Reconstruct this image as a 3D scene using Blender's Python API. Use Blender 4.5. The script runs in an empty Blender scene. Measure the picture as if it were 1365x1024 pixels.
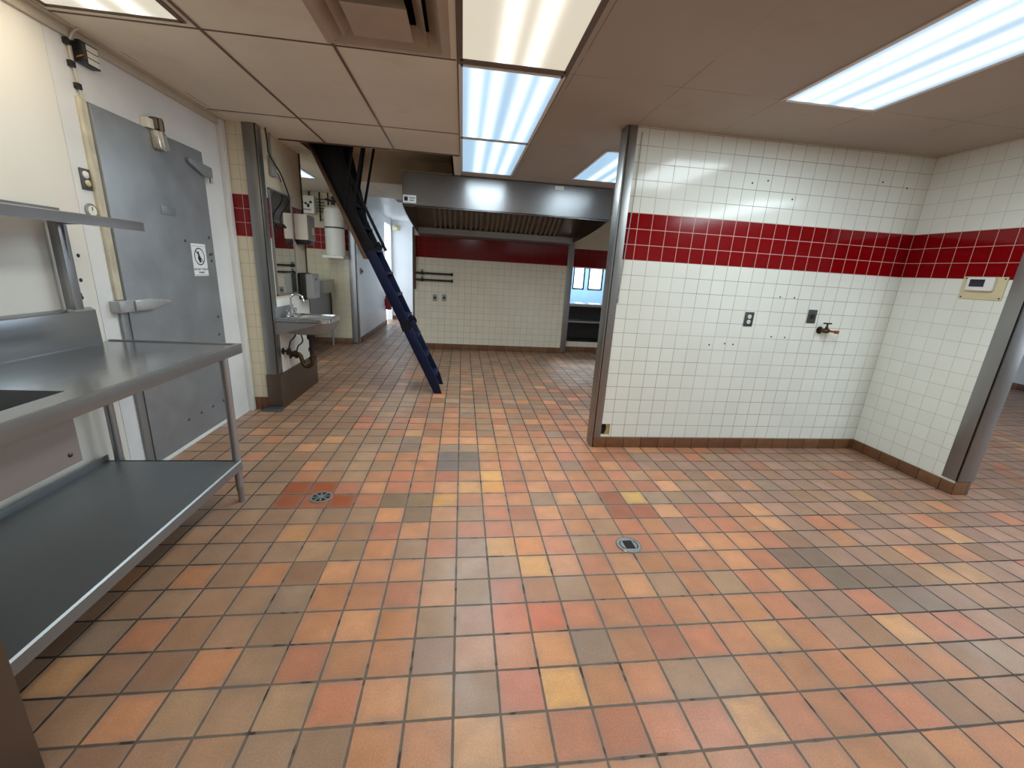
import bpy, bmesh, math, random
from mathutils import Vector, Matrix

sc = bpy.context.scene
COL = sc.collection
random.seed(7)

# ------------------------------------------------------------------ camera
CAM_H = 1.412
def make_camera():
    p, r, y = (math.radians(a) for a in (15.366, -3.4015, 7.4854))
    f = Vector((math.sin(y)*math.cos(p), math.cos(y)*math.cos(p), -math.sin(p)))
    rt = Vector((math.cos(y), -math.sin(y), 0))
    dn = f.cross(rt)
    r2 = math.cos(r)*rt + math.sin(r)*dn
    d2 = -math.sin(r)*rt + math.cos(r)*dn
    cd = bpy.data.cameras.new('camera'); co = bpy.data.objects.new('camera', cd); COL.objects.link(co)
    M = Matrix((r2, -d2, -f)).transposed().to_4x4()
    M.translation = (0, 0, CAM_H)
    co.matrix_world = M
    cd.sensor_fit = 'HORIZONTAL'; cd.sensor_width = 36; cd.lens = 550.48/1365*36
    cd.clip_start = 0.02; cd.clip_end = 200
    sc.camera = co
make_camera()

# ------------------------------------------------------------------ world, exposure
W = bpy.data.worlds.new('daylight'); sc.world = W; W.use_nodes = True
bg = W.node_tree.nodes['Background']
bg.inputs[0].default_value = (0.78, 0.89, 1.0, 1); bg.inputs[1].default_value = 3.2
sc.view_settings.view_transform = 'Standard'; sc.view_settings.look = 'None'
sc.view_settings.gamma = 1; sc.view_settings.use_curve_mapping = False
sc.view_settings.exposure = 0.28
sc.cycles.use_denoising = True
sc.cycles.max_bounces = 8; sc.cycles.diffuse_bounces = 5
sc.cycles.sample_clamp_indirect = 6
PANEL_W = 18.5          # watts behind each cool fluorescent lens

# ------------------------------------------------------------------ node helpers
def lin(c):
    return tuple((v/255/12.92 if v/255 <= .04045 else ((v/255+.055)/1.055)**2.4) for v in c)
class NT:
    def __init__(s, name):
        s.m = bpy.data.materials.new(name); s.m.use_nodes = True
        s.t = s.m.node_tree; s.n = s.t.nodes; s.b = s.n['Principled BSDF']
    def link(s, a, b): s.t.links.new(a, b)
    def put(s, sock, v):
        if hasattr(v, 'is_linked') or isinstance(v, bpy.types.NodeSocket): s.link(v, sock)
        else:
            if isinstance(v, tuple) and len(v) == 3 and len(sock.default_value) == 4: v = v+(1,)
            sock.default_value = v
    def math(s, op, a, b=None, c=None):
        n = s.n.new('ShaderNodeMath'); n.operation = op
        for k, v in enumerate((a, b, c)):
            if v is not None: s.put(n.inputs[k], v)
        return n.outputs[0]
    def pos(s):
        g = s.n.new('ShaderNodeNewGeometry'); x = s.n.new('ShaderNodeSeparateXYZ')
        s.link(g.outputs['Position'], x.inputs[0]); return g.outputs['Position'], x.outputs
    def mix(s, f, a, b, mode='MIX'):
        n = s.n.new('ShaderNodeMix'); n.data_type = 'RGBA'; n.blend_type = mode
        s.put(n.inputs[0], f); s.put(n.inputs[6], a); s.put(n.inputs[7], b); return n.outputs[2]
    def rng(s, v, a, b, c=0., d=1.):
        n = s.n.new('ShaderNodeMapRange'); s.put(n.inputs[0], v)
        for k, q in enumerate((a, b, c, d)): n.inputs[k+1].default_value = q
        return n.outputs[0]
    def noise(s, vec, scale, detail=3, rough=.5, out=0):
        n = s.n.new('ShaderNodeTexNoise'); s.link(vec, n.inputs['Vector'])
        n.inputs['Scale'].default_value = scale; n.inputs['Detail'].default_value = detail
        n.inputs['Roughness'].default_value = rough; return n.outputs[out]
    def comb(s, x, y, z):
        n = s.n.new('ShaderNodeCombineXYZ')
        for k, v in enumerate((x, y, z)): s.put(n.inputs[k], v)
        return n.outputs[0]
    def white(s, vec):
        n = s.n.new('ShaderNodeTexWhiteNoise'); s.link(vec, n.inputs[0]); return n.outputs
    def vmul(s, vec, v):
        n = s.n.new('ShaderNodeVectorMath'); n.operation = 'MULTIPLY'
        s.link(vec, n.inputs[0]); n.inputs[1].default_value = v; return n.outputs[0]
    def bump(s, h, strength=.5, dist=.002):
        n = s.n.new('ShaderNodeBump'); n.inputs['Strength'].default_value = strength
        n.inputs['Distance'].default_value = dist; s.link(h, n.inputs['Height'])
        s.link(n.outputs[0], s.b.inputs['Normal'])
    def set(s, **k):
        names = dict(color='Base Color', rough='Roughness', metal='Metallic', spec='Specular IOR Level',
                     emit='Emission Color', estr='Emission Strength', coat='Coat Weight', trans='Transmission Weight')
        for a, v in k.items(): s.put(s.b.inputs[names[a]], v)
        return s.m

def plain(name, rgb, rough=.5, metal=0., spec=.5, var=.06, scale=6.):
    t = NT(name); P, x = t.pos(); c = lin(rgb)
    n = t.noise(P, scale, 4)
    f = t.rng(n, .3, .7, 1-var, 1+var)
    col = t.mix(1., c, t.comb(f, f, f), 'MULTIPLY')
    rr = t.rng(n, .3, .7, max(.02, rough-.06), min(1, rough+.06))
    return t.set(color=col, rough=rr, metal=metal, spec=spec)

def steel(name, rgb=(176, 177, 180), rough=.3, axis=0, brush=1.0, metal=.9, aniso=0.):
    t = NT(name); P, x = t.pos()
    v = [45., 45., 45.]; v[axis] = 1.2
    n = t.noise(t.vmul(P, tuple(v)), 1., 2)
    big = t.noise(P, 3.5, 4, .6)
    f = t.math('ADD', t.rng(n, .2, .8, .97, 1.03), t.rng(big, .3, .7, -.04, .03))
    c = lin(rgb)
    col = t.mix(1., c, t.comb(f, f, f), 'MULTIPLY')
    r = t.math('ADD', t.rng(n, .2, .8, rough-.012*brush, rough+.012*brush), t.rng(big, .3, .7, -.02, .03))
    if aniso:
        t.b.inputs['Anisotropic'].default_value = aniso; t.b.inputs['Anisotropic Rotation'].default_value = .25
        tg = t.n.new('ShaderNodeTangent'); tg.direction_type = 'RADIAL'; tg.axis = 'Z'
        t.link(tg.outputs[0], t.b.inputs['Tangent'])
    return t.set(color=col, rough=r, metal=metal)

TS = .1114            # wall tile pitch
BAND_T, BAND_B = 1.874, 1.874-3*TS
def wall_tile(name, axis, off, bt=BAND_T, white=(230, 233, 226), red=(128, 4, 10), dirt=.5, gw=.0016, rg=(226, 190, 182)):
    t = NT(name); P, x = t.pos()
    u = t.math('DIVIDE', t.math('SUBTRACT', x[axis], off), TS)
    v = t.math('DIVIDE', t.math('SUBTRACT', x[2], bt), TS)
    def edge(q):
        f = t.math('FRACT', q); return t.math('MULTIPLY', t.math('MINIMUM', f, t.math('SUBTRACT', 1., f)), TS)
    d = t.math('MINIMUM', edge(u), edge(v))
    mask = t.rng(d, gw*.5, gw*1.2)
    band = t.math('MULTIPLY', t.math('LESS_THAN', v, 0.), t.math('GREATER_THAN', v, -3.))
    cell = t.comb(t.math('FLOOR', u), t.math('FLOOR', v), 0.)
    w = t.white(cell)
    f = t.rng(w[0], 0, 1, .975, 1.015)
    big = t.noise(P, 1.3, 4, .6)
    tone = t.math('MULTIPLY', f, t.rng(big, .3, .7, .95, 1.03))
    tc = t.mix(band, lin(white), lin(red))
    tc = t.mix(1., tc, t.comb(tone, tone, tone), 'MULTIPLY')
    gd = t.rng(t.noise(P, 1.6, 3), .30, .55, 0., 1.)
    gc = t.mix(t.math('MULTIPLY', gd, dirt), lin((196, 190, 176)), lin((120, 108, 92)))
    gc = t.mix(band, gc, lin(rg))
    t.link(t.mix(mask, gc, tc), t.b.inputs['Base Color'])
    t.link(t.rng(mask, 0, 1, .8, .12), t.b.inputs['Roughness'])
    h = t.math('ADD', mask, t.math('MULTIPLY', t.noise(P, 9., 2), .5))
    h = t.math('ADD', h, t.math('MULTIPLY', w[0], .0))
    t.bump(h, .35, .0010)
    return t.set(spec=.36)

FT = .15532; FX0 = .0048; FY0 = 1.012
def floor_mat():
    t = NT('quarry_tile'); P, x = t.pos()
    def edge(a, o):
        f = t.math('FRACT', t.math('DIVIDE', t.math('SUBTRACT', a, o), FT))
        return t.math('MULTIPLY', t.math('MINIMUM', f, t.math('SUBTRACT', 1., f)), FT)
    wob = t.rng(t.noise(P, 14., 2), .3, .7, -.0012, .0012)
    d = t.math('ADD', t.math('MINIMUM', edge(x[0], FX0), edge(x[1], FY0)), wob)
    mask = t.rng(d, .0032, .0052)
    at = t.n.new('ShaderNodeAttribute'); at.attribute_name = 'tile_color'
    sp = t.rng(t.noise(P, 160., 2), .3, .7, .88, 1.10)
    cl = t.rng(t.noise(P, 9., 4, .6), .3, .7, .90, 1.08)
    k = t.math('MULTIPLY', sp, cl)
    tc = t.mix(1., at.outputs[0], t.comb(k, k, k), 'MULTIPLY')
    rim = t.math('MULTIPLY', t.rng(d, .005, .035, 1., 0.), t.rng(t.noise(P, 5.5, 3), .35, .65, .0, .55))
    tc = t.mix(rim, tc, lin((134, 116, 104)))
    # trodden-in dirt on the tiles: soft patches
    dn = t.rng(t.noise(P, 1.7, 5, .65), .50, .72, 0., .38)
    tc = t.mix(dn, tc, lin((120, 98, 82)))
    far = t.math('MAXIMUM', t.rng(x[1], 2.3, 3.6), t.rng(x[0], .9, 2.1))
    far = t.math('MAXIMUM', far, t.rng(x[0], -.75, -1.4))
    gn = t.rng(t.noise(P, 3.2, 3), .40, .60)
    gn2 = t.rng(t.noise(P, 11., 2), .60, .66)
    gdark = t.math('MAXIMUM', t.math('MAXIMUM', t.math('MULTIPLY', gn, far), t.math('MULTIPLY', far, .75)), t.math('MULTIPLY', gn2, .9))
    gc = t.mix(gdark, lin((104, 92, 82)), lin((46, 31, 25)))
    t.link(t.mix(mask, gc, tc), t.b.inputs['Base Color'])
    r = t.math('ADD', t.rng(t.noise(P, 5., 4), .3, .7, .30, .46), t.math('MULTIPLY', t.math('SUBTRACT', 1., mask), .3))
    t.link(r, t.b.inputs['Roughness'])
    h = t.math('ADD', t.math('MULTIPLY', mask, 1.), t.math('MULTIPLY', t.noise(P, 6., 2), .35))
    h = t.math('ADD', h, t.math('MULTIPLY', t.noise(P, 220., 2), .08))
    t.bump(h, .55, .002)
    return t.set(spec=.45)

def base_tile(name, axis, off):
    t = NT(name); P, x = t.pos()
    u = t.math('DIVIDE', t.math('SUBTRACT', x[axis], off), FT)
    f = t.math('FRACT', u); d = t.math('MULTIPLY', t.math('MINIMUM', f, t.math('SUBTRACT', 1., f)), FT)
    mask = t.rng(d, .002, .004)
    w = t.white(t.comb(t.math('FLOOR', u), 0., 0.))
    c = t.mix(w[0], lin((104, 66, 46)), lin((128, 90, 60)))
    n = t.rng(t.noise(P, 14., 4), .3, .7, .8, 1.1)
    c = t.mix(1., c, t.comb(n, n, n), 'MULTIPLY')
    t.link(t.mix(mask, lin((50, 32, 24)), c), t.b.inputs['Base Color'])
    return t.set(rough=.42)

def ceiling_mat():
    t = NT('ceiling_panel'); P, x = t.pos()
    def edge(a, o, s):
        f = t.math('FRACT', t.math('DIVIDE', t.math('SUBTRACT', a, o), s))
        return t.math('MULTIPLY', t.math('MINIMUM', f, t.math('SUBTRACT', 1., f)), s)
    d = t.math('MINIMUM', edge(x[0], -.045, .61), edge(x[1], 2.515, 1.265))
    nn = t.noise(P, 2.1, 3)
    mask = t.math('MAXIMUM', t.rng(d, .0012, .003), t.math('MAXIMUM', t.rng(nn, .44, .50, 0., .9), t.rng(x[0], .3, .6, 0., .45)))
    big = t.rng(t.noise(P, .9, 4, .6), .3, .7, .90, 1.06)
    st = t.rng(t.noise(P, 3.3, 5, .6), .56, .75, 0., .30)
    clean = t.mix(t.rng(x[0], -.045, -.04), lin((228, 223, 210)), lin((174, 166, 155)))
    c = t.mix(st, clean, t.mix(1., clean, (.80, .70, .56), 'MULTIPLY'))
    c = t.mix(1., c, t.comb(big, big, big), 'MULTIPLY')
    t.link(t.mix(mask, lin((88, 70, 56)), c), t.b.inputs['Base Color'])
    return t.set(rough=.62, spec=.3)

def lens_mat(name, base, tube, x0, x1, tubes, bs, ts, sig=.055):
    t = NT(name); P, x = t.pos()
    f = t.math('DIVIDE', t.math('SUBTRACT', x[0], x0), x1-x0)
    s = None
    for c in tubes:
        g = t.math('DIVIDE', t.math('SUBTRACT', f, c), sig)
        g = t.math('POWER', 2.718, t.math('MULTIPLY', t.math('MULTIPLY', g, g), -1.))
        s = g if s is None else t.math('ADD', s, g)
    # prismatic dimples
    def pr(a, o):
        q = t.math('FRACT', t.math('DIVIDE', a, .009)); return t.math('ABSOLUTE', t.math('SUBTRACT', q, .5))
    pz = t.rng(t.math('ADD', pr(x[0], 0), pr(x[1], 0)), 0, 1, .86, 1.14)
    c1 = t.mix(1., tuple(v*ts for v in lin(tube)), t.comb(s, s, s), 'MULTIPLY')
    col = t.mix(1., t.mix(1., c1, tuple(v*bs for v in lin(base)), 'ADD'), t.comb(pz, pz, pz), 'MULTIPLY')
    return t.set(color=(.5, .5, .5), emit=col, estr=1., rough=.35)

M = {}
M['floor'] = floor_mat()
M['ceiling'] = ceiling_mat()
M['steel'] = steel('brushed_steel', (162, 164, 166), .17, 1, metal=.68)
M['steel_x'] = steel('brushed_steel_across', (192, 193, 194), .26, 0)
M['steel_v'] = steel('brushed_steel_upright', (160, 161, 163), .30, 2, metal=.66)
M['steel_post'] = steel('steel_corner_guard', (150, 150, 149), .34, 2)
M['steel_dull'] = steel('dull_steel', (150, 151, 152), .42, 1, metal=.6)
M['steel_dark'] = steel('greasy_steel', (112, 100, 90), .45, 0)
M['door_steel'] = plain('embossed_door_skin', (146, 151, 156), .42, .4, var=.09, scale=7.)
M['galv'] = steel('galvanised_shelf', (140, 143, 145), .40, 1, .6, metal=.75)
M['chrome'] = plain('chrome', (225, 226, 228), .08, 1., var=.02)
M['steel_edge'] = steel('steel_table_edge', (132, 133, 135), .32, 1, metal=.6)
M['latch'] = plain('latch_metal', (180, 182, 182), .34, .45, var=.12, scale=20)
M['cast'] = plain('cast_zinc', (200, 196, 184), .3, .5, var=.08, scale=14)
M['brass'] = plain('old_brass', (92, 74, 52), .4, 1., var=.25, scale=40)
M['copper'] = plain('copper', (176, 104, 72), .35, 1., var=.15, scale=40)
M['panel_white'] = plain('white_wall_panel', (226, 224, 216), .35, var=.035, scale=2.)
M['frame_white'] = plain('white_frame_paint', (222, 224, 224), .4, var=.06, scale=3.)
M['gasket'] = plain('aged_gasket', (196, 190, 170), .5, var=.15, scale=12.)
M['trim'] = plain('ceiling_trim_paint', (196, 186, 168), .5, var=.06)
M['tbar'] = plain('ceiling_grid_metal', (104, 86, 72), .45, var=.05)
M['black'] = plain('black_plastic', (22, 22, 24), .4)
M['blackmetal'] = plain('black_iron', (34, 29, 27), .5, spec=.4, var=.2, scale=20)
M['rust'] = plain('brown_painted_pipe', (86, 54, 36), .55, var=.2, scale=18)
M['blue'] = plain('dark_blue_ladder_paint', (7, 19, 50), .42, spec=.3, var=.12, scale=10.)
M['bluedark'] = plain('dark_ladder_steel', (10, 12, 20), .5, spec=.3, var=.2, scale=14.)
M['wood'] = plain('varnished_wood_edge', (84, 58, 36), .5, var=.15, scale=14.)
M['white'] = plain('white_plastic', (226, 227, 226), .4, var=.02)
M['offwhite'] = plain('offwhite_enamel', (232, 231, 220), .4, var=.03)
M['cream'] = plain('cream_plate', (206, 196, 158), .45, var=.05)
M['paper'] = plain('white_paper', (236, 238, 240), .6, var=.02)
M['ink'] = plain('black_ink', (34, 36, 42), .6)
M['grey'] = plain('grey_plastic', (150, 152, 150), .45)
M['dkgrey'] = plain('dark_grey_plate', (78, 80, 80), .4, metal=.4)
M['screen'] = plain('dark_screen', (38, 42, 56), .15)
M['red'] = plain('red_paint', (150, 20, 18), .4)
M['plenum'] = plain('dusty_plenum', (196, 182, 160), .8, var=.15, scale=3.)
M['hall'] = plain('hall_white_paint', (226, 230, 232), .35, var=.03, scale=2.)
M['beige'] = plain('beige_wall_paint', (196, 182, 158), .5, var=.05, scale=2.)
M['dining'] = plain('pale_blue_wall_paint', (150, 188, 222), .5, var=.03)
M['darkvoid'] = plain('dark_cavity', (16, 14, 12), .8)
M['drywall'] = plain('broken_plaster', (170, 150, 96), .8, var=.3, scale=60.)
M['shelfdark'] = plain('dark_shelf_laminate', (24, 21, 20), .5)
M['diffuser'] = plain('air_vent_enamel', (178, 162, 146), .5, var=.08, scale=5.)
def glass_mirror():
    t = NT('mirror_glass'); P, x = t.pos()
    return t.set(color=(.86, .88, .87), metal=1., rough=t.rng(t.noise(P, 4., 3), .3, .7, .015, .03))
M['mirror'] = glass_mirror()
M['hood'] = steel('hood_steel', (150, 152, 156), .38, 2, metal=.9, aniso=.82)
M['filter'] = plain('greasy_filter_metal', (120, 110, 102), .45, metal=.3, var=.2, scale=12.)
M['tile_center'] = wall_tile('glazed_tile_center', 0, 3.6255, dirt=.8, gw=.0019)
M['tile_right'] = wall_tile('glazed_tile_right', 1, 3.154, dirt=.25)
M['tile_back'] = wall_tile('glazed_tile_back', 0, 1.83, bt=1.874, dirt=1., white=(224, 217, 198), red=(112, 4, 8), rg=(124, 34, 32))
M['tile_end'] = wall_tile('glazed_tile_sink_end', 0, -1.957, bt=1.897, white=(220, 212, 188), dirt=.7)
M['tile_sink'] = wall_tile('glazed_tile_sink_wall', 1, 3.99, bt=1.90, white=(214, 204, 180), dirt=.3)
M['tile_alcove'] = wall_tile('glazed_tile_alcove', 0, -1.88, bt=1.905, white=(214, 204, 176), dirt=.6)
M['base_x'] = base_tile('base_tile_along_x', 0, FX0)
M['base_y'] = base_tile('base_tile_along_y', 1, FY0)

# ------------------------------------------------------------------ mesh helpers
def B(): return bmesh.new()
def box(bm, x0, x1, y0, y1, z0, z1, bev=0., seg=2):
    if x0 > x1: x0, x1 = x1, x0
    if y0 > y1: y0, y1 = y1, y0
    if z0 > z1: z0, z1 = z1, z0
    vs = [bm.verts.new(p) for p in ((x0,y0,z0),(x1,y0,z0),(x1,y1,z0),(x0,y1,z0),(x0,y0,z1),(x1,y0,z1),(x1,y1,z1),(x0,y1,z1))]
    fs = [bm.faces.new([vs[k] for k in q]) for q in ((3,2,1,0),(4,5,6,7),(0,1,5,4),(1,2,6,5),(2,3,7,6),(3,0,4,7))]
    if bev:
        es = {e for f in fs for e in f.edges}
        bmesh.ops.bevel(bm, geom=list(es), offset=bev, segments=seg, affect='EDGES', profile=.6)
    return bm
def frame_of(d):
    d = d.normalized(); a = Vector((0,0,1)) if abs(d.z) < .9 else Vector((1,0,0))
    u = d.cross(a).normalized(); return u, d.cross(u).normalized()
def cyl(bm, p0, p1, r0, r1=None, seg=24, caps=True):
    p0, p1 = Vector(p0), Vector(p1); r1 = r0 if r1 is None else r1
    u, v = frame_of(p1-p0); A, C = [], []
    for k in range(seg):
        a = 2*math.pi*k/seg; w = math.cos(a)*u+math.sin(a)*v
        A.append(bm.verts.new(p0+w*r0)); C.append(bm.verts.new(p1+w*r1))
    for k in range(seg):
        q = (k+1) % seg; bm.faces.new((A[k], A[q], C[q], C[k]))
    if caps: bm.faces.new(A[::-1]); bm.faces.new(C)
    return bm
def lathe(bm, prof, base, axis=(0,0,1), seg=28):
    base = Vector(base); d = Vector(axis).normalized(); u, v = frame_of(d); rings = []
    for r, h in prof:
        rings.append([bm.verts.new(base+d*h+(math.cos(2*math.pi*k/seg)*u+math.sin(2*math.pi*k/seg)*v)*max(r, 1e-4)) for k in range(seg)])
    for a, b in zip(rings, rings[1:]):
        for k in range(seg):
            q = (k+1) % seg; bm.faces.new((a[k], a[q], b[q], b[k]))
    bm.faces.new(rings[0][::-1]); bm.faces.new(rings[-1]); return bm
def smooth_path(pts, n=6):
    P = [Vector(p) for p in pts]; out = []
    for k in range(len(P)-1):
        a, b, c, d = P[max(k-1,0)], P[k], P[k+1], P[min(k+2,len(P)-1)]
        for j in range(n):
            t = j/n
            out.append(.5*((2*b)+(c-a)*t+(2*a-5*b+4*c-d)*t*t+(3*b-a-3*c+d)*t**3))
    out.append(P[-1]); return out
def tube(bm, pts, r, seg=12, smooth=True, n=6):
    P = smooth_path(pts, n) if smooth else [Vector(p) for p in pts]
    prev = None; rings = []
    for k, p in enumerate(P):
        d = (P[min(k+1,len(P)-1)]-P[max(k-1,0)]).normalized()
        if prev is None: u, v = frame_of(d)
        else:
            u = (prev-d*prev.dot(d)).normalized(); v = d.cross(u)
        prev = u
        rings.append([bm.verts.new(p+(math.cos(2*math.pi*j/seg)*u+math.sin(2*math.pi*j/seg)*v)*r) for j in range(seg)])
    for a, b in zip(rings, rings[1:]):
        for k in range(seg):
            q = (k+1) % seg; bm.faces.new((a[k], a[q], b[q], b[k]))
    bm.faces.new(rings[0][::-1]); bm.faces.new(rings[-1]); return bm
def prism(bm, poly, plane, a, b, bev=0.):
    def pt(u, v, w): return {'XZ': (u, w, v), 'YZ': (w, u, v), 'XY': (u, v, w)}[plane]
    A = [bm.verts.new(pt(u, v, a)) for u, v in poly]; C = [bm.verts.new(pt(u, v, b)) for u, v in poly]
    fs = [bm.faces.new(A[::-1]), bm.faces.new(C)]
    n = len(A)
    for k in range(n): fs.append(bm.faces.new((A[k], A[(k+1) % n], C[(k+1) % n], C[k])))
    if bev: bmesh.ops.bevel(bm, geom=list({e for f in fs for e in f.edges}), offset=bev, segments=2, affect='EDGES', profile=.6)
    return bm
def sheet(bm, axis, c, u0, u1, v0, v1, holes=(), depth=0.):
    """flat sheet at axis=c spanning u,v (the two other axes in order) with rectangular holes; depth>0 adds reveals"""
    us = sorted({u0, u1, *[h[0] for h in holes], *[h[1] for h in holes]}); us = [u for u in us if u0 <= u <= u1]
    vs = sorted({v0, v1, *[h[2] for h in holes], *[h[3] for h in holes]}); vs = [v for v in vs if v0 <= v <= v1]
    def pt(u, v, w=0.):
        p = [u, v]; p.insert(axis, c+w); return tuple(p)
    grid = {}
    def V(u, v):
        if (u, v) not in grid: grid[(u, v)] = bm.verts.new(pt(u, v))
        return grid[(u, v)]
    for a, b in zip(us, us[1:]):
        for q, w in zip(vs, vs[1:]):
            cu, cv = (a+b)/2, (q+w)/2
            if any(h[0] < cu < h[1] and h[2] < cv < h[3] for h in holes): continue
            bm.faces.new((V(a,q), V(b,q), V(b,w), V(a,w)))
    if depth:
        for h in holes:
            ring = [(h[0],h[2]),(h[1],h[2]),(h[1],h[3]),(h[0],h[3])]
            for k in range(4):
                p, q = ring[k], ring[(k+1) % 4]
                bm.faces.new([bm.verts.new(pt(*p)), bm.verts.new(pt(*q)), bm.verts.new(pt(*q, depth)), bm.verts.new(pt(*p, depth))])
    return bm

def obj(name, bm, mat, parent=None, smooth=True):
    bmesh.ops.recalc_face_normals(bm, faces=bm.faces)
    me = bpy.data.meshes.new(name)
    off = Vector((0,0,0))
    if parent is None:
        xs = [v.co for v in bm.verts]
        off = Vector(((min(v.x for v in xs)+max(v.x for v in xs))/2, (min(v.y for v in xs)+max(v.y for v in xs))/2, min(v.z for v in xs)))
        bmesh.ops.translate(bm, verts=bm.verts, vec=-off)
    bm.to_mesh(me); bm.free()
    for m in (mat if isinstance(mat, (list, tuple)) else [mat]): me.materials.append(m)
    if smooth and len(me.polygons) < 60000:
        me.shade_smooth(); me.set_sharp_from_angle(angle=math.radians(32))
    o = bpy.data.objects.new(name, me); COL.objects.link(o)
    if parent is None: o.location = off
    else:
        o.parent = parent
        if parent.parent is None: o.location = -parent.location
    return o
def tag(o, label, cat, group=None):
    o['label'] = label; o['category'] = cat
    if group: o['group'] = group
    return o
def thing(name, label, cat, loc):
    o = bpy.data.objects.new(name, None); COL.objects.link(o); o.location = loc; o.empty_display_size = .1
    return tag(o, label, cat)
def struct(name, bm, mat, parent=None):
    o = obj(name, bm, mat, parent)
    if parent is None: o['kind'] = 'structure'
    return o
def part(name, bm, mat, parent, label=None):
    o = obj(name, bm, mat, parent)
    if label: o['label'] = label
    return o

# ================================================================== SETTING
ZC = 2.438
XL = -1.955       # left wall face
YP = 3.154        # partition face
XR = 3.6255       # right wall face

# ---- floor: one quad per quarry tile, each with its own clay colour
def build_floor():
    bm = B(); i0, i1, j0, j1 = -20, 60, -26, 72
    grid = {}
    def V(i, j):
        if (i, j) not in grid: grid[(i, j)] = bm.verts.new((FX0+i*FT, FY0+j*FT, 0))
        return grid[(i, j)]
    lay = bm.loops.layers.float_color.new('tile_color')
    rnd = random.Random(3)
    orange = [(196,134,96),(200,138,98),(190,128,94),(202,144,104),(192,134,98),(188,128,90)]
    salmon = [(188,120,90),(184,118,90),(192,124,94),(180,114,90),(186,116,86)]
    tan = [(164,132,106),(160,130,106),(168,136,106),(158,126,100),(170,132,102)]
    brown = [(156,120,96),(160,124,98),(154,116,92),(162,122,94),(152,118,96)]
    pink = [(164,126,108),(158,122,106),(168,128,108),(156,122,106)]
    grey = [(148,124,104),(144,122,104),(150,126,106)]
    gold = [(204,152,106),(200,148,102),(196,146,102)]
    terra = (158,84,54)
    spec = {(2,0):(228,168,100),(-1,12):(112,106,102),(0,12):(114,106,98),(-1,11):(112,108,106),(0,11):(122,108,100),
            (-7,9):terra,(-7,8):terra,(-6,9):terra,(-6,8):(164,90,58),(-5,8):terra,
            (6,8):(150,84,62),(6,7):(154,86,64),(7,7):(158,88,66),(7,8):(206,166,96),
            (-3,8):(124,106,82),(-2,8):(136,112,84),(-2,7):(130,108,84),(-1,8):(206,152,90),(0,9):(212,158,104),
            (1,10):(230,172,104),(1,9):(226,160,92),(2,4):(222,162,94),(2,5):(216,138,84),(1,5):(204,150,92),(1,1):(196,126,88),(2,1):(212,144,92),
            (-1,1):(150,118,100),(0,1):(182,134,104),(-1,0):(186,136,90),(0,0):(150,118,92),(1,0):(196,118,94),(1,2):(200,112,78),(2,2):(202,104,70),
            (-1,2):(152,120,88),(-2,2):(188,126,84),(0,2):(166,122,100),(0,3):(150,122,96),(0,5):(158,128,110),(1,3):(178,110,86),
            (12,3):(108,96,84),(11,4):(116,94,82),(12,4):(112,94,84),(13,3):(120,100,88),(13,2):(124,108,96),(14,2):(126,108,98),(14,3):(118,100,90)}
    for i in range(i0, i1):
        for j in range(j0, j1):
            x, y = FX0+(i+.5)*FT, FY0+(j+.5)*FT
            if (i, j) in spec: c = spec[(i, j)]
            else:
                cx = math.exp(-((x-(.45 if y > 2.3 else .85))/(1.0 if x < .8 else 1.25))**2); fy = max(0, min(1, (y-3.2)/1.2))
                r = rnd.random()
                if y > 3.4 and r < fy*.75: pal = brown if rnd.random() < .75 else tan
                elif x < -.5 and rnd.random() > cx*1.1: pal = tan if rnd.random() < .62 else (brown if rnd.random() < .7 else orange)
                elif x > 1.3 and rnd.random() > cx*1.0: pal = pink if rnd.random() < .6 else (brown if rnd.random() < .6 else salmon)
                else: pal = orange if rnd.random() < .6 else (salmon if rnd.random() < .75 else tan)
                q = rnd.random()
                if q < .03: pal = grey
                elif q < .06 and y < 3.6: pal = gold
                c = rnd.choice(pal); k = rnd.uniform(.92, 1.07); c = tuple(v*k for v in c)
            if c is not terra: c = tuple(v*.8+q*.2 for v, q in zip(c, (172, 130, 104)))
            f = bm.faces.new((V(i,j), V(i+1,j), V(i+1,j+1), V(i,j+1)))
            col = (*lin(c), 1)
            for l in f.loops: l[lay] = col
    return struct('floor', bm, M['floor'])
build_floor()

# ---- ceiling with real openings for the lights, the vent and the hatch
LIGHTS = {  # x0,x1,y0,y1
 'c0': (-.035, .515, 1.29, 2.49), 'c1': (-.035, .515, 2.555, 3.795), 'c2': (-.035, .515, 3.835, 5.055),
 'r0': (1.79, 2.365, 1.27, 2.505), 'b0': (1.195, 1.775, 3.80, 4.95), 'l0': (-1.875, -1.315, 1.26, 2.455), 'a0': (-2.55, -1.945, 5.03, 6.25),
 'n0': (-.035, .515, -1.25, -.05), 'n1': (3.62, 4.195, -1.25, -.05), 'n2': (3.62, 4.195, .02, 1.22), 'f0': (5.4, 5.95, 2.555, 3.795)}
VENT = (-.655, -.115, 1.93, 2.47)
HATCH1 = (-1.50, -.14, 4.42, 5.28); HATCH2 = (-1.50, -.72, 5.28, 6.2)
holes = list(LIGHTS.values())+[VENT, HATCH1, HATCH2]
struct('ceiling', sheet(B(), 2, ZC, -3., 9.3, -3., 7.55, holes), M['ceiling'])
bm = B(); sheet(bm, 2, ZC, -1.85, -.6, 7.55, 11.4); struct('ceiling_hall', bm, M['hall'])
bm = B(); sheet(bm, 2, 2.75, 1.0, 9.3, 7.56, 13.5); struct('ceiling_dining', bm, M['hall'])
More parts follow.
